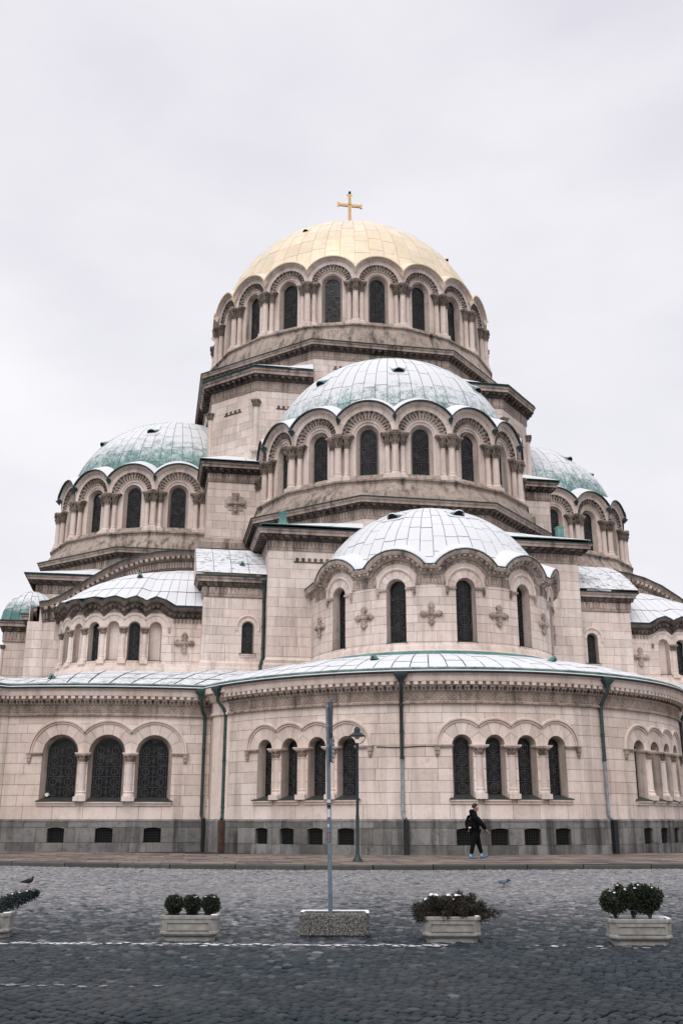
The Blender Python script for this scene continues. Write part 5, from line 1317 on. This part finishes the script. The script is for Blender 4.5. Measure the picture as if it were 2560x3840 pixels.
for nm, ca, cb in (('box_leaf', (0.010, 0.016, 0.008), (0.03, 0.042, 0.018)), ('juniper_leaf', (0.016, 0.013, 0.009), (0.042, 0.034, 0.022)), ('conifer_leaf', (0.008, 0.018, 0.018), (0.022, 0.042, 0.04))):
    m_, N_, L__, b_ = nmat(nm); L__.new(ramp(N_, L__, tint(N_), ((0, ca), (1, cb))), b_.inputs['Base Color']); b_.inputs['Roughness'].default_value = .7
ROTP = R(-12)
def planter(x, y, w, dp, h, label, mat='concrete', style=0, snow=1.0):
    """trough planter: tub (mesh root) > soil, moulding, snow"""
    z0 = gz(y) + .004
    T = Matrix.Translation((x, y, z0)) @ Matrix.Rotation(ROTP, 4, 'Z')
    def ringpts(hx, hy, z, c):
        q = [(-hx + c, -hy), (hx - c, -hy), (hx, -hy + c), (hx, hy - c), (hx - c, hy), (-hx + c, hy), (-hx, hy - c), (-hx, -hy + c)]
        return [(a, b, z) for a, b in q]
    m = MB(); hx, hy = w / 2, dp / 2; c = .075 if style == 0 else .035
    if style == 0:
        pr = [(-.055, -.03, .06), (-.055, .045, .06), (-.02, .06, .07), (0, .085, c), (.0, .11, c), (-.012, .12, c), (-.006, h - .05, c), (.006, h - .045, c), (.006, h - .01, c), (-.004, h, c), (-.045, h, c * .8), (-.05, h - .06, c * .8)]
    else:
        pr = [(-.035, -.03, c), (-.03, .012, c), (0, .03, c + .02), (.0, h - .03, c + .02), (-.014, h - .006, c + .02), (-.03, h, c), (-.075, h, c), (-.085, h - .085, c)]
    m.grid([ringpts(hx + e_, hy + e_, z, cc) for e_, z, cc in pr], .5, True); nn = len(m.v); m.f.append(tuple(range(8))[::-1]); m.t.append(.5)
    t = m.build('planter', mat, None, smooth=25); t.matrix_world = T
    tag(t, label, 'planter', 'concrete planters standing in a row on the street')
    m = MB(); zt = h - (.045 if style == 0 else .07); q = ringpts(hx - .047, hy - .047, zt, .05) if style == 0 else ringpts(hx - .08, hy - .08, zt, .03); m.add(q, [tuple(range(8))]); m.build('soil', 'soil', t)
    if style == 0:
        m = MB(); e_ = .0
        for sy in (-1, 1):
            yy = sy * (hy - .002)
            def bx(a0, a1, b0, b1): m.box(a0, a1, min(yy, yy + sy * .012), max(yy, yy + sy * .012), b0, b1)
            x1 = hx - c - .03; za, zb = .135, h - .085
            bx(-x1, x1, zb - .012, zb); bx(-x1, x1, za, za + .012); bx(-x1, -x1 + .012, za + .012, zb - .012); bx(x1 - .012, x1, za + .012, zb - .012)
        m.build('panel_moulding', mat, t)
    if snow:
        m = MB(); r1 = ringpts(hx - .005, hy - .005, h + .002, c); r2 = ringpts(hx - .02, hy - .02, h + .014, c * .9); r3 = ringpts(hx - .06, hy - .06, h + .01, c * .7); r4 = ringpts(hx - .07, hy - .07, h - .02, c * .6)
        rows = [r1, r2, r3, r4]; f = []; keepk = [k for k in range(8) if k not in (7, 0)] if style else [1, 2, 3, 4]
        for i in range(3):
            for k in keepk:
                m.add([rows[i][k], rows[i][(k + 1) % 8], rows[i + 1][(k + 1) % 8], rows[i + 1][k]], [(0, 1, 2, 3)])
        if style == 0:
            for q in range(7):
                a = random.uniform(-hx + .08, hx - .08); yq = random.uniform(-hy + .07, hy - .07); r_ = random.uniform(.015, .04); m.lathe([(r_, zt + .002), (r_ * .8, zt + .012), (r_ * .3, zt + .018)], 7, a, yq)
        m.build('snow', 'snow', t)
    return t, T
def leafquad(mb, p, d, l, w, t):
    """one leaf: a bent blade of two quads"""
    d = d.normalized(); s = d.cross(Vector((random.uniform(-1, 1), random.uniform(-1, 1), random.uniform(-1, 1)))).normalized() * w; n_ = d.cross(s).normalized() * l * .18
    a = p; b = p + d * l * .5 + n_; c = p + d * l
    mb.add([tuple(a - s * .5), tuple(a + s * .5), tuple(b + s), tuple(b - s), tuple(c)], [(0, 1, 2, 3), (3, 2, 4)], t)
def foliage_clump(mb, c, r, n, l, w, up=.2, shell=.55):
    for _ in range(n):
        v = Vector((random.gauss(0, 1), random.gauss(0, 1), random.gauss(0, 1))).normalized(); k = shell + (1 - shell) * random.random() ** .6
        k *= 1 + .16 * math.sin(v.x * 7 + c.x * 9) * math.cos(v.z * 6)
        p = c + Vector((v.x * r[0], v.y * r[1], v.z * r[2])) * k
        d = (v + Vector((random.gauss(0, .45), random.gauss(0, .45), random.gauss(0, .45) + up)))
        leafquad(mb, p, d, l * random.uniform(.7, 1.3), w, min(1, max(0, .45 + .35 * v.z + random.uniform(-.35, .35))))
def snow_lumps(pts, parent, name='snow'):
    m = MB()
    for p, r_ in pts:
        n_ = 7; a0 = random.random()
        for i, (k, dz) in enumerate(((1.0, 0), (.85, .45), (.4, .7))): pass
        rows = [[(p.x + r_ * k * math.cos(a0 + 2 * math.pi * q / n_) * random.uniform(.8, 1.2), p.y + r_ * k * .8 * math.sin(a0 + 2 * math.pi * q / n_), p.z + r_ * dz + random.uniform(-.2, .2) * r_) for q in range(n_)] for k, dz in ((1, -.1), (.8, .3), (.35, .5))]
        m.grid(rows, .5, True); N0 = len(m.v); m.f.append(tuple(range(N0 - n_, N0))); m.t.append(.5)
    return m.build(name, 'snow', parent, kind='stuff')
def shrub(name, label, cat, x, y, z, build, group=None):
    random.seed(int(abs(x) * 100)); root = empty(name, (x, y, z)); root.rotation_euler = (0, 0, ROTP); tag(root, label, cat, group)
    build(root); return root
# 1: cut off at the left edge, leaning conifer
planter(-16.2, -55.15, .84, .40, .33, 'pale concrete planter cut off by the left edge of the picture')
def b1(root):
    f = MB(); st = MB(); st.tube([(0, 0, 0), (.05, 0, .12), (.2, 0, .22), (.42, 0, .36)], [.018, .015, .01, .004], 6); sn = []
    for i in range(13):
        t = i / 12; c = Vector((-.12 + .60 * t, random.uniform(-.03, .03), .10 + .20 * t)); r_ = .12 * (1 - t) ** .5 + .045
        foliage_clump(f, c, (r_ * 1.1, r_, r_ * .8), 240, .035, .006, .35, .3)
        if i % 2 == 0: sn.append((c + Vector((-.02, -.02, r_ * .72)), .02))
    f.build('foliage', 'conifer_leaf', root); st.build('stem', 'bark', root); snow_lumps(sn, root)
shrub('conifer_shrub', 'dark blue-green conifer leaning right out of the leftmost planter', 'shrub', -15.98, -55.16, gz(-55.15) + .285, b1)
# 2: three clipped balls
planter(-13.27, -55.94, .82, .40, .33, 'pale concrete planter holding three small clipped balls of box')
def ball(root):
    f = MB(); st = MB()
    for k in range(4): st.tube([(random.uniform(-.02, .02), 0, 0), (random.uniform(-.05, .05), random.uniform(-.04, .04), .14)], .006, 5)
    foliage_clump(f, Vector((0, 0, .185)), (.128, .12, .112), 1700, .026, .009, .15, .35); foliage_clump(f, Vector((random.uniform(-.05, .05), 0, .25)), (.105, .09, .045), 450, .028, .009, .5, .3); foliage_clump(f, Vector((random.uniform(-.06, .06), -.03, .15)), (.095, .08, .09), 300, .026, .009, .1, .4); foliage_clump(f, Vector((0, 0, .07)), (.075, .075, .08), 600, .022, .007, .1, .3)
    f.build('foliage', 'box_leaf', root); st.build('stems', 'bark', root)
    snow_lumps([(Vector((random.uniform(-.085, .085), random.uniform(-.06, .04), .272 + random.uniform(-.02, .015))), random.uniform(.008, .018)) for _ in range(16)], root)
for dx, lab in ((-.245, 'leftmost of the three clipped box balls in one planter'), (.015, 'middle one of the three clipped box balls in one planter'), (.275, 'rightmost of the three clipped box balls in one planter')):
    shrub('box_shrub', lab, 'shrub', -13.27 + dx * math.cos(ROTP), -55.94 + dx * math.sin(ROTP), gz(-55.94) + .287, ball, 'clipped box balls')
# 3: exposed aggregate trough with the sign post
pl3, T3 = planter(-11.17, -55.9, 1.02, .46, .325, 'speckled exposed-aggregate trough with a sign post standing in it', 'aggregate', 1)
# 4: spreading juniper
planter(-9.64, -56.7, .82, .42, .33, 'pale concrete planter almost covered by a spreading juniper')
def b4(root):
    f = MB(); st = MB(); sn = []
    for i in range(64):
        a = random.uniform(0, 2 * math.pi); e_ = random.uniform(.25, 1.35); L_ = random.uniform(.26, .38)
        if i == 0: a, e_, L_ = 2.0, 1.15, .42
        d = Vector((math.cos(a) * math.cos(e_) * 1.22, math.sin(a) * math.cos(e_) * .75, math.sin(e_) * 1.0 + .12)); pts = []; p = Vector((random.uniform(-.24, .24), random.uniform(-.07, .07), .0))
        for k in range(6):
            pts.append(p.copy()); p = p + d * L_ / 5 + Vector((0, 0, -.012 * k))
        st.tube([tuple(q) for q in pts], [.009, .007, .006, .005, .004, .002], 5)
        for k in range(1, 6):
            foliage_clump(f, pts[k], (.068, .06, .06), 120, .038, .006, .45, .2)
        if random.random() < .35 and pts[5].z > .17: sn.append((pts[5] + Vector((0, -.02, .06)), random.uniform(.012, .04)))
    f.build('foliage', 'juniper_leaf', root); st.build('branches', 'bark', root); snow_lumps(sn, root)
shrub('juniper_shrub', 'broad brownish juniper with clots of snow spilling over its planter', 'shrub', -9.64, -56.7, gz(-56.7) + .287, b4)
# 5: three upright shrubs
planter(-7.15, -57.43, .86, .42, .33, 'clean cream concrete planter holding three upright bushy shrubs')
def b5(root):
    f = MB(); st = MB(); sn = []
    for k in range(6):
        a = random.uniform(0, 6.28); tip = Vector((-.13 + .052 * k, random.uniform(-.08, .08), random.uniform(.2, .40))); st.tube([(0, 0, 0), (tip.x * .4, tip.y * .4, tip.z * .5), tuple(tip)], [.008, .006, .003], 5)
        c = tip * 1.0; foliage_clump(f, c, (.075, .07, .09), 420, .032, .010, .3, .25); foliage_clump(f, tip * .7 + Vector((random.uniform(-.06, .06), 0, 0)), (.07, .06, .07), 300, .03, .009, .2, .25)
        sn.append((c + Vector((random.uniform(-.03, .03), -.02, .075)), random.uniform(.012, .024)))
    f.build('foliage', 'box_leaf', root); st.build('stems', 'bark', root); snow_lumps(sn, root)
for dx, lab in ((-.27, 'leftmost of the three upright shrubs in the cream planter'), (-.03, 'middle one of the three upright shrubs in the cream planter'), (.2, 'rightmost of the three upright shrubs in the cream planter')):
    shrub('upright_shrub', lab, 'shrub', -7.18 + dx * math.cos(ROTP), -57.43 + dx * math.sin(ROTP), gz(-57.4) + .287, b5, 'upright shrubs')

# ---- sign post in the speckled trough
PX, PY = -11.235, -55.905; PZ = gz(-55.9) + .262
m = MB(); lean = -.055
def pp_(z): return (PX + lean * (z - PZ) / 3.1, PY, z)
m.tube([pp_(PZ), pp_(1.2), pp_(3.17)], .031, 14); SP = m.build('sign_post', 'galvanised', None, smooth=40)
tag(SP, 'tall blue-grey metal sign post with two plates seen edge-on', 'sign post')
def plate(z0, z1, w, off, ang, rc, name, face):
    a = YAW + R(ang); nx, ny = math.cos(a), math.sin(a); tx, ty = -ny, nx      # n: the way the plate faces; t: along the plate
    x, y, _ = pp_((z0 + z1) / 2); x += nx * off; y += ny * off; n_ = 6; q = []
    for (cx_, cz_, s0) in ((w / 2 - rc, z1 - rc, 0), (-w / 2 + rc, z1 - rc, 90), (-w / 2 + rc, z0 + rc, 180), (w / 2 - rc, z0 + rc, 270)):
        for k in range(n_ + 1): q.append((cx_ + rc * math.cos(R(s0 + 90 * k / n_)), cz_ + rc * math.sin(R(s0 + 90 * k / n_))))
    m = MB(); rows = [[(x + tx * u + nx * o, y + ty * u + ny * o, z) for u, z in q] for o in (-.012, .012)]
    m.grid(rows, .5, True); k = len(q); m.f.append(tuple(range(k))[::-1]); m.t.append(.5); o_ = m.build(name, 'sign_back', SP)
    m = MB(); m.add([(x + tx * u * .97 + nx * .0135, y + ty * u * .97 + ny * .0135, (z - (z0 + z1) / 2) * .98 + (z0 + z1) / 2) for u, z in q], [tuple(range(k))]); m.build('sign_face', face, o_)
    return x, y, nx, ny, tx, ty
plate(2.62, 3.2, .5, .052, 3, .06, 'sign_plate', 'sign_face')
x, y, nx, ny, tx, ty = plate(2.25, 2.64, .3, .066, -7, .03, 'sign_plate', 'sign_face')
m = MB()
for i in range(5):
    z = 2.31 + i * .062
    for k in range(3):
        u0 = -.11 + k * .075; m.add([(x + tx * u + nx * .0155, y + ty * u + ny * .0155, zz) for u, zz in ((u0, z), (u0 + .05, z), (u0 + .05, z + .03), (u0, z + .03))], [(0, 1, 2, 3)])
m.build('sign_print', 'ink', SP)
for z in (3.1, 2.8, 2.5):
    m = MB(); m.tube([pp_(z - .02), pp_(z + .02)], .0345, 14); xx, yy, _ = pp_(z); m.box(xx + .02, xx + .05, yy - .02, yy + .02, z - .02, z + .02); m.build('bracket', 'zinc_pipe', SP)
def sticker(z0, z1, a0, a1, mat, name='sticker', r=.0322):
    m = MB(); n_ = 6; rows = []
    for z in (z0, z1):
        xx, yy, _ = pp_(z); rows.append([(xx + r * math.sin(R(a0 + (a1 - a0) * k / n_)), yy - r * math.cos(R(a0 + (a1 - a0) * k / n_)), z) for k in range(n_ + 1)])
    m.grid(rows); return m.build(name, mat, SP)
ZP = lambda v: 3.17 - (v - 2632) * (3.17 - .062) / (3434 - 2632)
sticker(ZP(3022), ZP(3010), -75, 60, 'sign_face'); sticker(ZP(3040), ZP(3022.5), -75, 70, 'ink'); sticker(ZP(3076), ZP(3046), -70, 25, 'sign_face'); sticker(ZP(3113), ZP(3101), -75, -10, 'sign_face')
sticker(ZP(3169), ZP(3131), -60, 20, 'ink'); sticker(ZP(3136), ZP(3131.2), -60, 20, 'sticker_red', r=.0325); sticker(ZP(3168.8), ZP(3164), -60, 20, 'sticker_red', r=.0325)
def text_mesh(txt, size, name, mat, M, parent):
    cu = bpy.data.curves.new(name, 'FONT'); cu.body = txt; cu.size = size; cu.align_x = 'CENTER'; cu.align_y = 'CENTER'; cu.resolution_u = 2
    to = bpy.data.objects.new(name, cu); COL.objects.link(to); dg = bpy.context.evaluated_depsgraph_get(); me = bpy.data.meshes.new_from_object(to.evaluated_get(dg)); bpy.data.objects.remove(to)
    me.materials.clear(); me.materials.append(MATS[mat]); o = bpy.data.objects.new(name, me); COL.objects.link(o); o.parent = parent; o.matrix_local = M; return o
xx, yy, zz = pp_(ZP(3150)); Mt = Matrix.Translation((xx - .0105, yy - .0335, zz)) @ Matrix.Rotation(R(-19), 4, 'Z') @ Matrix.Rotation(R(90), 4, 'X') @ Matrix.Rotation(R(90), 4, 'Z')
text_mesh('ROZZA', .034, 'lettering', 'sign_face', Mt, SP)
xx, yy, zz = pp_(ZP(3028)); text_mesh('LIPO', .02, 'lettering', 'sign_face', Matrix.Translation((xx, yy - .0345, zz)) @ Matrix.Rotation(R(90), 4, 'X'), SP)

# ---- lamp post on the pavement
LX, LY = -7.2, -37.9; LZ = KZ + gz(LY) * .9 + .005
m = MB(); m.lathe([(.17, LZ - .01), (.165, LZ + .03), (.09, LZ + .13), (.07, LZ + .2), (.058, LZ + .24), (.058, LZ + 1.4), (.05, LZ + 1.45), (.047, 3.75), (.055, 3.78), (.055, 3.86), (.03, 3.88)], 14, LX, LY)
LP = m.build('street_lamp', 'lamp_paint', None, smooth=35); tag(LP, 'slim dark street lamp with a hooded head on the pavement', 'street lamp')
ca, sa = math.cos(YAW), math.sin(YAW)
m = MB(); m.tube([(LX + ca * .27 * math.cos(a), LY + sa * .27 * math.cos(a), 4.10 + .26 * math.sin(a)) for a in np.linspace(math.pi, 2 * math.pi, 17)], .013, 8); m.build('bracket_ring', 'lamp_paint', LP, smooth=40)
m = MB(); m.lathe([(.275, 4.095), (.28, 4.11), (.13, 4.22), (.105, 4.235), (.105, 4.32), (.085, 4.375), (.04, 4.405), (.002, 4.41)], 20, LX, LY, cap=False); m.lathe([(.27, 4.098), (.09, 4.2)], 20, LX, LY, cap=False); m.build('lamp_hood', 'lamp_paint', LP, smooth=40)
m = MB(); m.lathe([(.002, 3.99), (.06, 4.01), (.095, 4.06), (.1, 4.12), (.09, 4.19)], 14, LX, LY, cap=False); m.build('lamp_bowl', 'lamp_glass', LP, smooth=60)
# ================================================================== the walker and the pigeons
simple('skin', (0.36, 0.20, 0.14), 0.6, 0, 0.15, 20)
simple('black_cloth', (0.004, 0.004, 0.005), 0.9, 0, 0.4, 30, bmp=.3, spec=.15)
simple('trouser_cloth', (0.004, 0.0045, 0.006), 0.9, 0, 0.4, 30, bmp=.3, spec=.15)
simple('hair', (0.012, 0.010, 0.009), 0.7)
simple('blue_shoe', (0.03, 0.14, 0.30), 0.5, 0, 0.3, 25)
simple('shoe_sole', (0.012, 0.03, 0.07), 0.7)
simple('sock', (0.30, 0.42, 0.5), 0.8)
simple('white_print', (0.62, 0.62, 0.64), 0.7)
def skin_mesh(name, verts, edges, radii, root=0, sub=2):
    me = bpy.data.meshes.new(name + '_rig'); me.from_pydata(verts, edges, []); o = bpy.data.objects.new(name + '_rig', me); COL.objects.link(o)
    md = o.modifiers.new('Skin', 'SKIN'); md.use_smooth_shade = True; md.branch_smoothing = .6
    for i, r in enumerate(radii):
        sv = me.skin_vertices[0].data[i]; sv.radius = (r, r) if not hasattr(r, '__len__') else r; sv.use_root = (i == root)
    ss = o.modifiers.new('Sub', 'SUBSURF'); ss.levels = sub; ss.render_levels = sub
    bpy.context.view_layer.update(); dg = bpy.context.evaluated_depsgraph_get(); out = bpy.data.meshes.new_from_object(o.evaluated_get(dg)); bpy.data.objects.remove(o)
    out.name = name; out.polygons.foreach_set('use_smooth', [True] * len(out.polygons)); return out
def add_mesh(me, name, mat, parent):
    me.materials.clear(); me.materials.append(MATS[mat]); o = bpy.data.objects.new(name, me); COL.objects.link(o); o.parent = parent; return o
# facing +x; z up; y<0 is the near (camera) side
bv = [(-.02, 0, .95), (-.03, 0, 1.15), (-.05, 0, 1.35), (-.05, 0, 1.47), (-.005, 0, 1.56), (.02, 0, 1.64), (.025, 0, 1.74),        # 0-6 pelvis..head
      (-.06, -.19, 1.40), (.15, -.24, 1.14), (.31, -.22, .93), (.355, -.21, .885),                                                     # 7-10 near arm
      (-.06, .19, 1.40), (-.24, .23, 1.17), (-.20, .22, 1.0), (-.19, .20, .98),                                                       # 11-14 far arm
      (-.02, -.09, .90), (-.14, -.09, .50), (-.21, -.09, .10),                                                                         # 15-17 near leg (behind)
      (.0, .09, .90), (.10, .09, .50), (.20, .09, .13)]                                                                                # 18-20 far leg (ahead)
be = [(0, 1), (1, 2), (2, 3), (3, 4), (4, 5), (5, 6), (2, 7), (7, 8), (8, 9), (9, 10), (2, 11), (11, 12), (12, 13), (13, 14), (0, 15), (15, 16), (16, 17), (0, 18), (18, 19), (19, 20)]
br = [.11, .10, .09, .05, .052, .092, .085, .035, .035, .030, .034, .035, .035, .030, .034, .075, .055, .038, .075, .055, .038]
# fingers
def fingers(bv, be, br, wrist, dirx, side):
    w = Vector(bv[wrist]); d = Vector(dirx).normalized(); s = Vector((0, 1, 0)); n = d.cross(s)
    for k, l in ((-1.5, .06), (-.5, .075), (.5, .07), (1.5, .055)):
        i = len(bv); p = w + d * .05 + s * k * .017
        bv += [tuple(p), tuple(p + d * l * .55 - n * .006), tuple(p + d * l - n * .03)]; be += [(wrist, i), (i, i + 1), (i + 1, i + 2)]; br += [.0125, .009, .0075]
    i = len(bv); p = w + d * .015 + s * side * .034; bv += [tuple(p), tuple(p + d * .045 + s * side * .018)]; be += [(wrist, i), (i, i + 1)]; br += [.012, .009]
fingers(bv, be, br, 10, (.75, 0, -.65), 1); fingers(bv, be, br, 14, (.1, 0, -1), -1)
PER = add_mesh(skin_mesh('person', bv, be, br), 'person', 'skin', None)
tag(PER, 'person in a black hooded top, black trousers and blue shoes walking right', 'person')
# head details: nose, brow, ears, jaw
m = MB()
def blob(m, c, r, n=8, k=6):
    rows = [[(c[0] + r[0] * math.sin(math.pi * i / k) * math.cos(2 * math.pi * j / n), c[1] + r[1] * math.sin(math.pi * i / k) * math.sin(2 * math.pi * j / n), c[2] + r[2] * math.cos(math.pi * i / k)) for j in range(n)] for i in range(1, k)]
    m.grid(rows, .5, True); N0 = len(m.v); m.f.append(tuple(range(N0 - n, N0))[::-1]); m.t.append(.5); m.f.append(tuple(range(N0 - n * (k - 1), N0 - n * (k - 2)))); m.t.append(.5)
blob(m, (.118, 0, 1.645), (.022, .015, .024)); blob(m, (.085, 0, 1.57), (.035, .035, .03)); blob(m, (.105, 0, 1.60), (.016, .024, .01))
for sy in (-1, 1): blob(m, (.012, sy * .092, 1.655), (.02, .012, .032))
m.build('face', 'skin', PER, smooth=60)
m = MB()
for sy in (-1, 1): blob(m, (.103, sy * .034, 1.675), (.008, .013, .008))
m.build('eyes', 'ink', PER, smooth=60)
m = MB(); rows = []
for i in range(9):
    th = math.pi * .62 * i / 8; rows.append([(.012 + .108 * math.sin(th) * math.cos(a) - .012 * i / 8 - (.03 if math.cos(a) > .3 and i > 4 else 0), .102 * math.sin(th) * math.sin(a), 1.705 + .118 * math.cos(th) + (.055 if math.cos(a) > .3 and i > 4 else 0) * (i - 4) / 4) for a in np.linspace(0, 2 * math.pi, 17)[:-1]])
m.grid(rows, .5, True); m.build('hair', 'hair', PER, smooth=60)
cv = [(-.02, 0, .90), (-.045, 0, 1.02), (-.05, 0, 1.2), (-.055, 0, 1.38), (-.06, 0, 1.49), (-.07, -.2, 1.40), (.05, -.245, 1.25), (.15, -.25, 1.13), (.305, -.225, .945), (-.07, .2, 1.40), (-.16, .24, 1.28), (-.25, .245, 1.16), (-.20, .23, .93)]
hood = skin_mesh('hoodie', cv, [(0, 1), (1, 2), (2, 3), (3, 4), (3, 5), (5, 6), (6, 7), (7, 8), (3, 9), (9, 10), (10, 11), (11, 12)], [(.175, .20), (.19, .21), (.19, .215), (.165, .2), (.09, .1), .105, .098, .09, .058, .105, .098, .09, .058])
hd = add_mesh(hood, 'hoodie', 'black_cloth', PER)
m = MB(); blob(m, (-.11, 0, 1.53), (.10, .13, .095), 12, 8); blob(m, (-.035, 0, 1.495), (.105, .125, .07), 12, 8); blob(m, (-.06, -.15, 1.42), (.11, .11, .09), 12, 8); blob(m, (-.06, .15, 1.42), (.11, .11, .09), 12, 8); m.build('hood', 'black_cloth', PER, smooth=70)
m = MB(); m.box(-.30, -.215, -.225, -.215, .99, 1.03); m.build('hoodie_print', 'white_print', PER)
m = MB(); blob(m, (-.215, -.05, 1.06), (.075, .15, .12), 12, 8); m.build('bag', 'black_cloth', PER, smooth=70)
tv = [(-.02, 0, .98), (-.02, -.095, .86), (-.08, -.1, .68), (-.14, -.1, .48), (-.2, -.095, .13), (.01, .095, .86), (.06, .1, .68), (.11, .1, .48), (.2, .095, .155)]
tr = skin_mesh('trousers', tv, [(0, 1), (1, 2), (2, 3), (3, 4), (0, 5), (5, 6), (6, 7), (7, 8)], [(.16, .18), .138, .12, .092, .066, .138, .12, .092, .066]); add_mesh(tr, 'trousers', 'trouser_cloth', PER)
def shoe(x, y, z, pitch):
    M = Matrix.Translation((x, y, z)) @ Matrix.Rotation(-pitch, 4, 'Y')
    m = MB(); secs = [(-.07, .036, .09), (-.05, .044, .10), (0, .045, .095), (.06, .046, .075), (.12, .05, .06), (.17, .044, .05), (.2, .02, .035)]; rows = []
    for a, w, h in secs: rows.append([tuple(M @ Vector((a, w * c_, max(.018, s_ * h)))) for c_, s_ in [(math.cos(t), math.sin(t)) for t in np.linspace(0, math.pi, 9)]])
    m.grid(rows); N0 = len(m.v); m.f.append(tuple(range(9))); m.t.append(.5); m.f.append(tuple(range(N0 - 9, N0))[::-1]); m.t.append(.5); s_ = m.build('shoe', 'blue_shoe', PER, smooth=50)
    m = MB(); q = [(-.078, -.03), (-.06, -.048), (.0, -.05), (.12, -.054), (.18, -.046), (.21, -.015), (.21, .015), (.18, .046), (.12, .054), (0, .05), (-.06, .048), (-.078, .03)]
    m.grid([[tuple(M @ Vector((a, b, zz))) for a, b in q] for zz in (0, .022)], .5, True); m.f.append(tuple(range(12))[::-1]); m.t.append(.5); m.f.append(tuple(range(12, 24))); m.t.append(.5); m.build('sole', 'shoe_sole', s_)
    m = MB(); m.tube([tuple(M @ Vector((-.03, 0, .06))), tuple(M @ Vector((-.025, 0, .14)))], .037, 8); m.build('sock', 'sock', s_)
shoe(-.20, -.095, .0, 0); shoe(.235, .095, .012, R(13))
PER.location = (-2.62, -36.1, KZ + .004); PER.rotation_euler = (0, 0, R(-4)); PER.scale = (1.03, 1.03, 1.015)

for nm, c1, c2, c3 in (('pigeon_grey', (0.13, 0.165, 0.205), (0.16, 0.2, 0.25), 0), ('pigeon_dark', (0.005, 0.007, 0.010), (0.014, 0.02, 0.026), 0)):
    simple(nm, c1, 0.6, 0, 0.25, 30)
simple('pigeon_neck', (0.018, 0.035, 0.04), 0.35, 0.2, 0.3, 40); simple('pigeon_bar', (0.01, 0.012, 0.018), 0.6); simple('pigeon_foot', (0.16, 0.055, 0.045), 0.7)
def pigeon(x, y, rot, mat, neck, label, head_up, bars, k=1.0):
    """body with head and tail as one surface; wings, beak, legs as parts"""
    z0 = gz(y) + .006
    M = Matrix.Translation((x, y, z0)) @ Matrix.Rotation(rot, 4, 'Z') @ Matrix.Scale(k, 4)
    if head_up: sp = [(-.175, .085, .016, .007), (-.14, .092, .022, .012), (-.09, .105, .034, .028), (-.03, .118, .05, .048), (.03, .128, .054, .056), (.075, .142, .044, .05), (.095, .17, .028, .032), (.098, .192, .021, .022), (.104, .208, .02, .02), (.118, .214, .014, .014), (.13, .212, .004, .005)]
    else: sp = [(-.205, .105, .018, .006), (-.16, .11, .024, .011), (-.10, .116, .036, .028), (-.03, .12, .05, .045), (.04, .125, .052, .05), (.09, .138, .038, .04), (.118, .152, .026, .028), (.14, .16, .021, .022), (.158, .155, .019, .019), (.172, .145, .012, .013), (.178, .138, .004, .005)]
    m = MB(); n = 12; rows = []
    for i, (px_, pz_, ry, rz) in enumerate(sp):
        a, b = sp[max(i - 1, 0)], sp[min(i + 1, len(sp) - 1)]; d = Vector((b[0] - a[0], 0, b[1] - a[1])).normalized(); u = Vector((-d.z, 0, d.x))
        rows.append([tuple(Vector((px_, 0, pz_)) + Vector((0, 1, 0)) * ry * math.cos(2 * math.pi * j / n) + u * rz * math.sin(2 * math.pi * j / n)) for j in range(n)])
    m.grid(rows, .5, True); N0 = len(m.v); m.f.append(tuple(range(n))); m.t.append(.5); m.f.append(tuple(range(N0 - n, N0))[::-1]); m.t.append(.5)
    P = m.build('pigeon', mat, None, smooth=70); P.matrix_world = M; tag(P, label, 'pigeon')
    mi = [0] * len(P.data.polygons); P.data.materials.append(MATS[neck])
    for i, f in enumerate(P.data.polygons):
        if f.center.x > .082: mi[i] = 1
    P.data.polygons.foreach_set('material_index', mi)
    for sy in (-1, 1):
        m = MB(); rows = []
        for a, zc, hh, yo in ((.06, .125, .03, .046), (.02, .125, .042, .054), (-.04, .12, .038, .052), (-.10, .112, .026, .04), (-.16, .102, .012, .024), (-.185, .1, .004, .016)):
            rows.append([(a, sy * (yo + .006 * math.sin(math.pi * t)), zc + hh * (t - .5) * 2 * .9) for t in (0, .25, .5, .75, 1)])
        m.grid(rows); w = m.build('wing', mat, P, smooth=60)
        if bars:
            for a in (-.045, -.085):
                m = MB(); m.add([(a, sy * .062, .086), (a + .014, sy * .0625, .086), (a - .006, sy * .058, .148), (a - .02, sy * .0575, .148)], [(0, 1, 2, 3)]); m.build('wing_bar', 'pigeon_bar', P)
        m = MB(); lx = .0 if sy < 0 else .02; m.tube([(lx, sy * .02, .085), (lx + .004, sy * .02, .045), (lx - .006, sy * .02, .006)], [.007, .0045, .004], 6)
        for t in (-.5, 0, .5, math.pi): m.tube([(lx - .006, sy * .02, .005), (lx - .006 + .03 * math.cos(t), sy * .02 + .03 * math.sin(t), .003)], [.004, .002], 5)
        m.build('leg', 'pigeon_foot', P)
    m = MB(); e_ = sp[-1]; m.lathe([(.006, 0), (.004, .012), (.001, .022)], 6); Mr = Matrix.Translation((e_[0] - .002, 0, e_[1])) @ Matrix.Rotation(R(100 if head_up else 130), 4, 'Y'); m.v = [tuple(Mr @ Vector(p)) for p in m.v]; m.build('beak', 'pigeon_bar', P)
pigeon(-16.63, -45.4, R(-10), 'pigeon_dark', 'pigeon_dark', 'black pigeon standing on the cobbles near the left edge', True, False)
pigeon(-5.6, -47.35, R(-14), 'pigeon_grey', 'pigeon_neck', 'blue-grey pigeon with two dark wing bars in the middle of the street', False, True)
